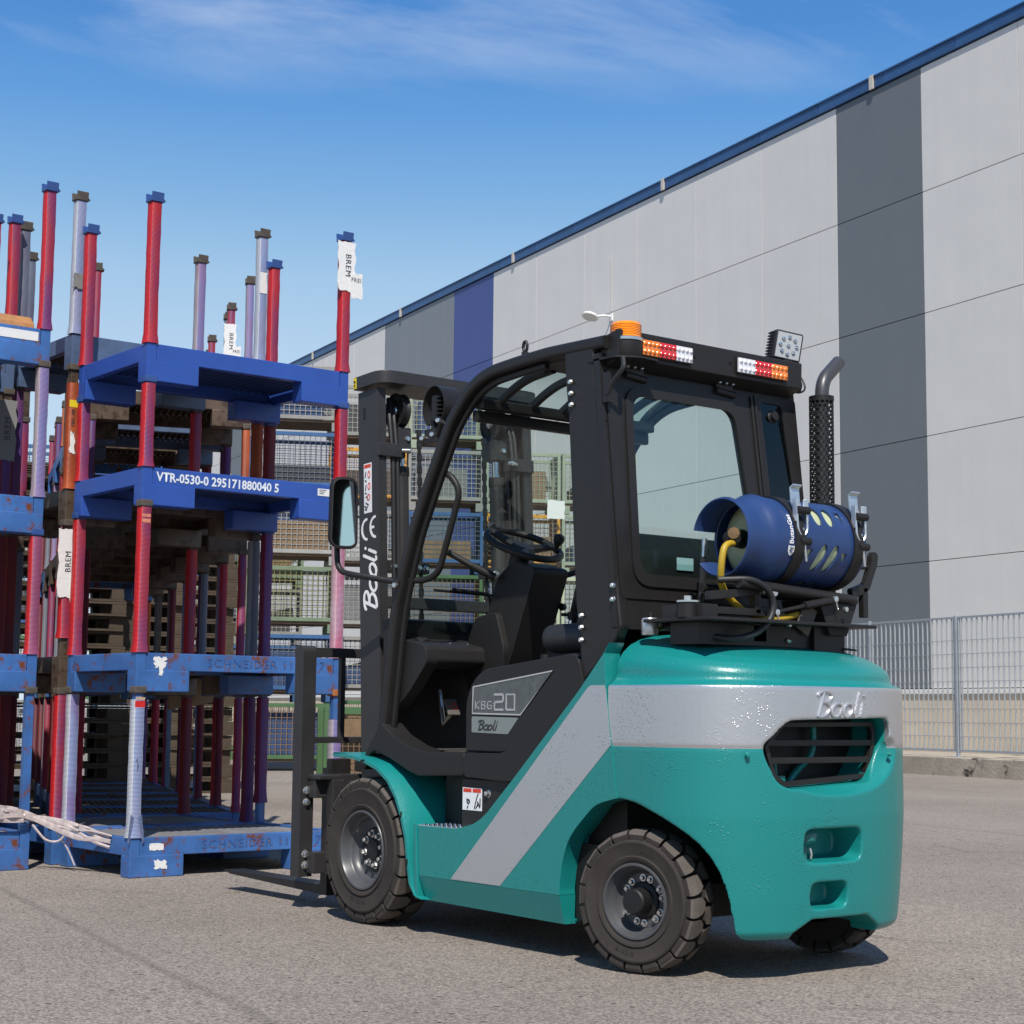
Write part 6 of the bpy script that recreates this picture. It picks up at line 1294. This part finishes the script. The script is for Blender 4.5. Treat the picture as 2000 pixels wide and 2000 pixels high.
# loose stretch film trailing from the left bottom pallet
def film():
    mb = MB(); rnd = random.Random(4)
    P = [(4.47, 1.05, 0.30), (4.47, 0.85, 0.295), (4.475, 0.72, 0.27), (4.30, 0.62, 0.225), (4.15, 0.56, 0.19), (4.02, 0.505, 0.165)]
    sp = smooth_path(P, 0.2, 4); n = len(sp)
    for k in range(5):
        off = [(rnd.uniform(-0.02, 0.02), rnd.uniform(-0.012, 0.02)) for _ in range(3)]; w = rnd.uniform(0.010, 0.026); V = []
        for i, p in enumerate(sp):
            t = i/(n-1); a = off[0][0]*(1-t)+off[1][0]*t; z = off[0][1]+0.02*math.sin(t*7+k)
            ww = w*(1-0.55*t)
            V += [(p.x+a, p.y, p.z+z+ww), (p.x+a-0.012*math.sin(i*2.1+k), p.y+0.004, p.z+z), (p.x+a, p.y, p.z+z-ww)]
        F = []
        for i in range(n-1): F += [(3*i, 3*i+1, 3*i+4, 3*i+3), (3*i+1, 3*i+2, 3*i+5, 3*i+4)]
        mb.add(V, F)
    # hanging loops
    mb.tube(smooth_path([(4.42, 0.76, 0.24), (4.38, 0.70, 0.155), (4.34, 0.64, 0.15), (4.30, 0.62, 0.21)], 0.05), 0.006, 5).tube(smooth_path([(4.40, 0.66, 0.23), (4.33, 0.60, 0.12), (4.30, 0.57, 0.03)], 0.05), 0.004, 5)
    tag(mb.build('stretch_film', mat('film_pinkish', (0.50, 0.42, 0.40), 0.35, vary=(30, 0.25))), 'torn pinkish stretch film trailing between the left pallet and the near stack', 'plastic film')
film()
# ------------------------------------------------------------------ wire mesh crates stacked behind the pallets
def crate_pieces(col, wire, wood):
    key = (col.name, wire.name, wood.name)
    def mk():
        W, D, H = 1.24, 0.84, 0.97; a = 0.05; d = {}
        d['post'] = [mesh_only(MB().bb(x, x+a, y, y+a, 0.12, H, 0.004), 'post', col) for x, y in ((0, 0), (W-a, 0), (0, D-a), (W-a, D-a))]
        d['rail'] = [mesh_only(MB().bb(a, W-a, y, y+0.04, z, z+0.055, 0.004), 'rail', col) for y in (0.004, D-0.044) for z in (0.90, 0.17)] + [mesh_only(MB().bb(x, x+0.04, a, D-a, z, z+0.055, 0.004), 'rail', col) for x in (0.004, W-0.044) for z in (0.90, 0.17)]
        d['foot'] = [mesh_only(MB().bb(x, x+0.13, y, y+0.1, 0.0, 0.13, 0.006), 'foot', col) for x, y in ((0, 0), (W-0.13, 0), (0, D-0.1), (W-0.13, D-0.1))]
        d['floor'] = mesh_only(MB().bb(0.03, W-0.03, 0.03, D-0.03, 0.135, 0.165), 'floor', wood)
        mb = MB(); r = 0.0042
        for y in (0.022, D-0.022):
            n = 15
            for i in range(1, n): x = a+(W-2*a)*i/n; mb.bb(x-r, x+r, y-r, y+r, 0.22, 0.90)
            for i in range(1, 9): z = 0.22+0.68*i/9; mb.bb(a, W-a, y-r*0.9+0.004, y+r*0.9+0.004, z-r, z+r)
        for x in (0.022, W-0.022):
            n = 10
            for i in range(1, n): y = a+(D-2*a)*i/n; mb.bb(x-r, x+r, y-r, y+r, 0.22, 0.90)
            for i in range(1, 9): z = 0.22+0.68*i/9; mb.bb(x-r*0.9+0.004, x+r*0.9+0.004, a, D-a, z-r, z+r)
        d['mesh'] = mesh_only(mb, 'wire_mesh', wire, ang=0)
        return d
    return piece(('crate',)+key, mk)
def crate_mat(n, c, rust='5a3a22', thr=0.66): return mat(n, c, 0.5, vary=(3, 0.15), rust=(rust, thr, 7))
K_WHITE = crate_mat('crate_white', (0.30, 0.30, 0.275)); K_GREEN = crate_mat('crate_green', (0.15, 0.20, 0.12)); K_PALE = crate_mat('crate_pale_green', (0.28, 0.32, 0.235), thr=0.7); K_BLUE = crate_mat('crate_blue', (0.035, 0.10, 0.23)); K_OR = crate_mat('crate_orange', (0.55, 0.27, 0.03), thr=0.52); K_DGREEN = crate_mat('crate_dark_green', (0.06, 0.13, 0.05)); K_GREY = crate_mat('crate_grey', (0.24, 0.235, 0.215)); K_CREAM = crate_mat('crate_cream', (0.50, 0.49, 0.36))
W_ = {k: mat('wire_'+k, c, 0.5, rust=('6b4a30', 0.6, 20)) for k, c in dict(white=(0.32, 0.31, 0.28), green=(0.19, 0.19, 0.075), blue=(0.10, 0.12, 0.16), rust=(0.20, 0.13, 0.08), pale=(0.28, 0.29, 0.21)).items()}
WOOD = mat('crate_wood', (0.13, 0.085, 0.05), 0.8, vary=(6, 0.3)); WOODL = mat('crate_board', (0.20, 0.13, 0.07), 0.8, vary=(6, 0.3)); STUFFM = mat('dark_goods', (0.05, 0.05, 0.052), 0.6, vary=(5, 0.4)); GREYG = mat('grey_goods', (0.16, 0.165, 0.17), 0.5, vary=(5, 0.2)); CARD = mat('cardboard', (0.22, 0.145, 0.085), 0.8, vary=(8, 0.2)); WBAG = mat('white_bag', (0.36, 0.365, 0.37), 0.5, bump=(14, 0.8, 0.05)); BLUEG = mat('blue_goods', (0.03, 0.06, 0.14), 0.5, vary=(5, 0.3))
def crate(o, ex, ey, z, cm, wm, label, wood=None):
    """o: front-left-bottom corner; ex runs along the front to the right in the picture"""
    d = crate_pieces(cm, wm, wood or WOOD)
    t = thing('mesh_crate', label, 'wire crate', (o.x, o.y, z), math.atan2(ex.y, ex.x), 'wire mesh crates behind the pallets')
    for k in ('post', 'rail', 'foot'):
        for m in d[k]: use(m, k, t)
    use(d['floor'], 'floor', t); use(d['mesh'], 'wire_mesh', t)['kind'] = 'stuff'
    return t
def goods(t, x, y, w, dpt, h, m, label, cat='goods', rot=0.0, z=0.165):
    M = t.matrix_world if False else Matrix.Translation(t.location) @ Matrix.Rotation(t.rotation_euler.z, 4, 'Z')
    g = MB().box((0, 0, h/2), (w, dpt, h), None, 0.012)
    o = tag(g.build('goods', m), label, cat); o.location = M @ Vector((x, y, z)); o.rotation_euler = (0, 0, t.rotation_euler.z+rot); return o
def beams(t, m, label, seed, n=3, tilt=0.3):
    rnd = random.Random(seed); M = Matrix.Translation(t.location) @ Matrix.Rotation(t.rotation_euler.z, 4, 'Z'); mb = MB()
    for i in range(n):
        y = 0.2+0.2*i; z0 = 0.22+0.1*i
        mb.sweep([(0.1, y, z0), (1.12, y+0.05, z0+tilt)], [(-0.03, -0.05), (0.03, -0.05), (0.03, 0.05), (-0.03, 0.05)])
    o = tag(mb.build('steel_profile', m), label, 'steel profile'); o.matrix_world = M; return o
def corner(px_dir, depth):
    """ground point seen from the camera in a given direction (radians to the right of the view) at a depth"""
    yaw = -0.66375; f = Vector((math.cos(yaw), math.sin(yaw), 0)); r = Vector((math.sin(yaw), -math.cos(yaw), 0))
    return Vector((-4.3212, 4.43481, 0)) + f*depth + r*(depth*px_dir)
COLN = {1: ['single column'], 2: ['left column', 'right column'], 4: ['leftmost column', 'inner left column', 'inner right column', 'rightmost column']}
def crate_row(o, ang, cols, where):
    ex = Vector((math.cos(ang), math.sin(ang), 0)); ey = Vector((-ex.y, ex.x, 0))
    out = []
    for c, levels in enumerate(cols):
        z = 0
        for l, (cm, wm) in enumerate(levels):
            nm = cm.name.replace('crate_', '').replace('_', ' ')
            lv = 'topmost' if l == len(levels)-1 else ['lowest', 'second', 'third', 'fourth', 'fifth'][l]
            out.append((c, l, crate(o+ex*(c*1.27), ex, ey, z, cm, wm, f'{nm} wire crate, {lv} in the {COLN[len(cols)][c]} of the {where}')))
            z += 0.975
    return out
def build_crates():
    rnd = random.Random(11)
    pal = dict(G=(K_GREEN, W_['green']), W=(K_WHITE, W_['white']), B=(K_BLUE, W_['blue']), Y=(K_GREY, W_['white']), P=(K_PALE, W_['pale']), O=(K_OR, W_['rust']), C=(K_CREAM, W_['pale']), D=(K_DGREEN, W_['rust']))
    gm = [('dark', STUFFM), ('grey', GREYG), ('brown cardboard', CARD), ('dark blue', BLUEG), ('white wrapped', WBAG), ('timber', WOODL)]
    def row(xpx, depth, ang, cols, where, dz, fill=0.85):
        o = corner((xpx-1000)/3369, depth); cc = crate_row(o, ang, [[pal[k] for k in c] for c in cols], where)
        for (c, l, t) in cc:
            t.location.z = l*dz; t.scale = (1, 1, dz/0.975)
            if rnd.random() < fill:
                nm, m = gm[int(rnd.random()*len(gm))]; h = rnd.uniform(0.3, 0.68)
                kk = t['label'].split(' wire crate, ')[1].replace(' in the ', ' crate, ', 1).replace(' of the ', ', ', 1)
                goods(t, 0.62+rnd.uniform(-0.06, 0.06), 0.44, rnd.uniform(0.75, 1.0), 0.6, h, m, f'{nm} goods inside {kk}', 'goods')
            if rnd.random() < 0.45:
                beams(t, rnd.choice([GREYG, STUFFM, BLUEG]), 'sloping steel profiles inside ' + t['label'].split(' wire crate, ')[1].replace(' in the ', ' crate, ', 1).replace(' of the ', ', ', 1), l*7+c, 3, rnd.uniform(-0.1, 0.35))
        return cc
    row(486, 24.0, R(-117), ['DBGWBY'], 'block beside the stacks', 0.955)
    row(640, 27.6, R(-120), ['DYWYOY', 'OYDBYP', 'DBCOPY'[:5], 'YBCPP'], 'wall behind the mast', 1.02)
    row(300, 29.0, R(-117), ['DYGBW', 'DBYGB'], 'far middle row', 0.97, 1.0)
    row(20, 26.0, R(-117), ['YDBGB', 'BGDYG'], 'far left row', 0.97, 1.0)
    # paper sheets hung on the crates seen through the cab
    o = corner((930-1000)/3369, 27.3); a = R(-120); ex = Vector((math.cos(a), math.sin(a), 0))
    for q, (dx, z, w, h, txt, lab) in enumerate(((0.42, 3.70, 0.45, 0.62, '21-07', 'large white paper sheet printed 21-07 hung on the orange crate'), (1.14, 3.92, 0.28, 0.30, '', 'small torn white paper sheet tied to the corner of the orange crate'))):
        t = MB().prism(ragged(0, w, 0, h, 31+q, 6, 0.03), 'y', -0.004, 0.0); ob = tag(t.build('paper_sheet', m_pap, ang=0), lab, 'paper sheet'); ob.location = o+ex*dx+Vector((0, 0, z)) - Vector((-ex.y, ex.x, 0))*0.03; ob.rotation_euler = (0, 0, a)
        if txt: lettering(txt, 0.13, m_ink, ob, (w*0.55, -0.006, h*0.78), (1, 0, 0), (0, 0, 1))
build_crates()
# cardboard scraps and a green bin in the gap between the stacks and the truck
def small():
    o = corner((640-1000)/3369, 16.5)
    t = thing('steel_bin', 'dark green steel bin with wire front standing behind the mast', 'bin', (o.x, o.y, 0), R(-117))
    W, D, H = 1.2, 0.8, 0.86
    for x in (0, W-0.08): 
        for y in (0, D-0.08): MB().bb(x, x+0.08, y, y+0.08, 0, H, 0.004).build('post', K_DGREEN, t)
    MB().bb(0.0, W, 0.002, 0.05, H-0.05, H+0.02, 0.004).bb(0, W, D-0.05, D-0.002, H-0.05, H+0.02, 0.004).build('rail', K_DGREEN, t)
    MB().bb(0.08, W-0.08, 0.3, D-0.1, 0.1, H-0.1).build('filling', WOODL, t)
    mb = MB()
    for i in range(1, 20): x = 0.08+(W-0.16)*i/20; mb.bb(x-0.003, x+0.003, 0.02, 0.026, 0.1, H-0.05)
    for i in range(13): z = 0.1+0.7*i/12; mb.bb(0.08, W-0.08, 0.026, 0.031, z-0.003, z+0.003)
    mb.build('wire_front', W_['rust'], t, ang=0)['kind'] = 'stuff'
    c = tag(MB().prism([(0, 0), (0.30, 0.05), (0.36, 0.20), (0.16, 0.24), (-0.02, 0.14)], 'y', 0, 0.02).build('cardboard_scrap', CARD), 'torn cardboard piece stuck on the stack behind the near pallets', 'cardboard'); c.location = (6.1, -0.86, 0.84); c.rotation_euler = (0, 0, R(-95))
small()
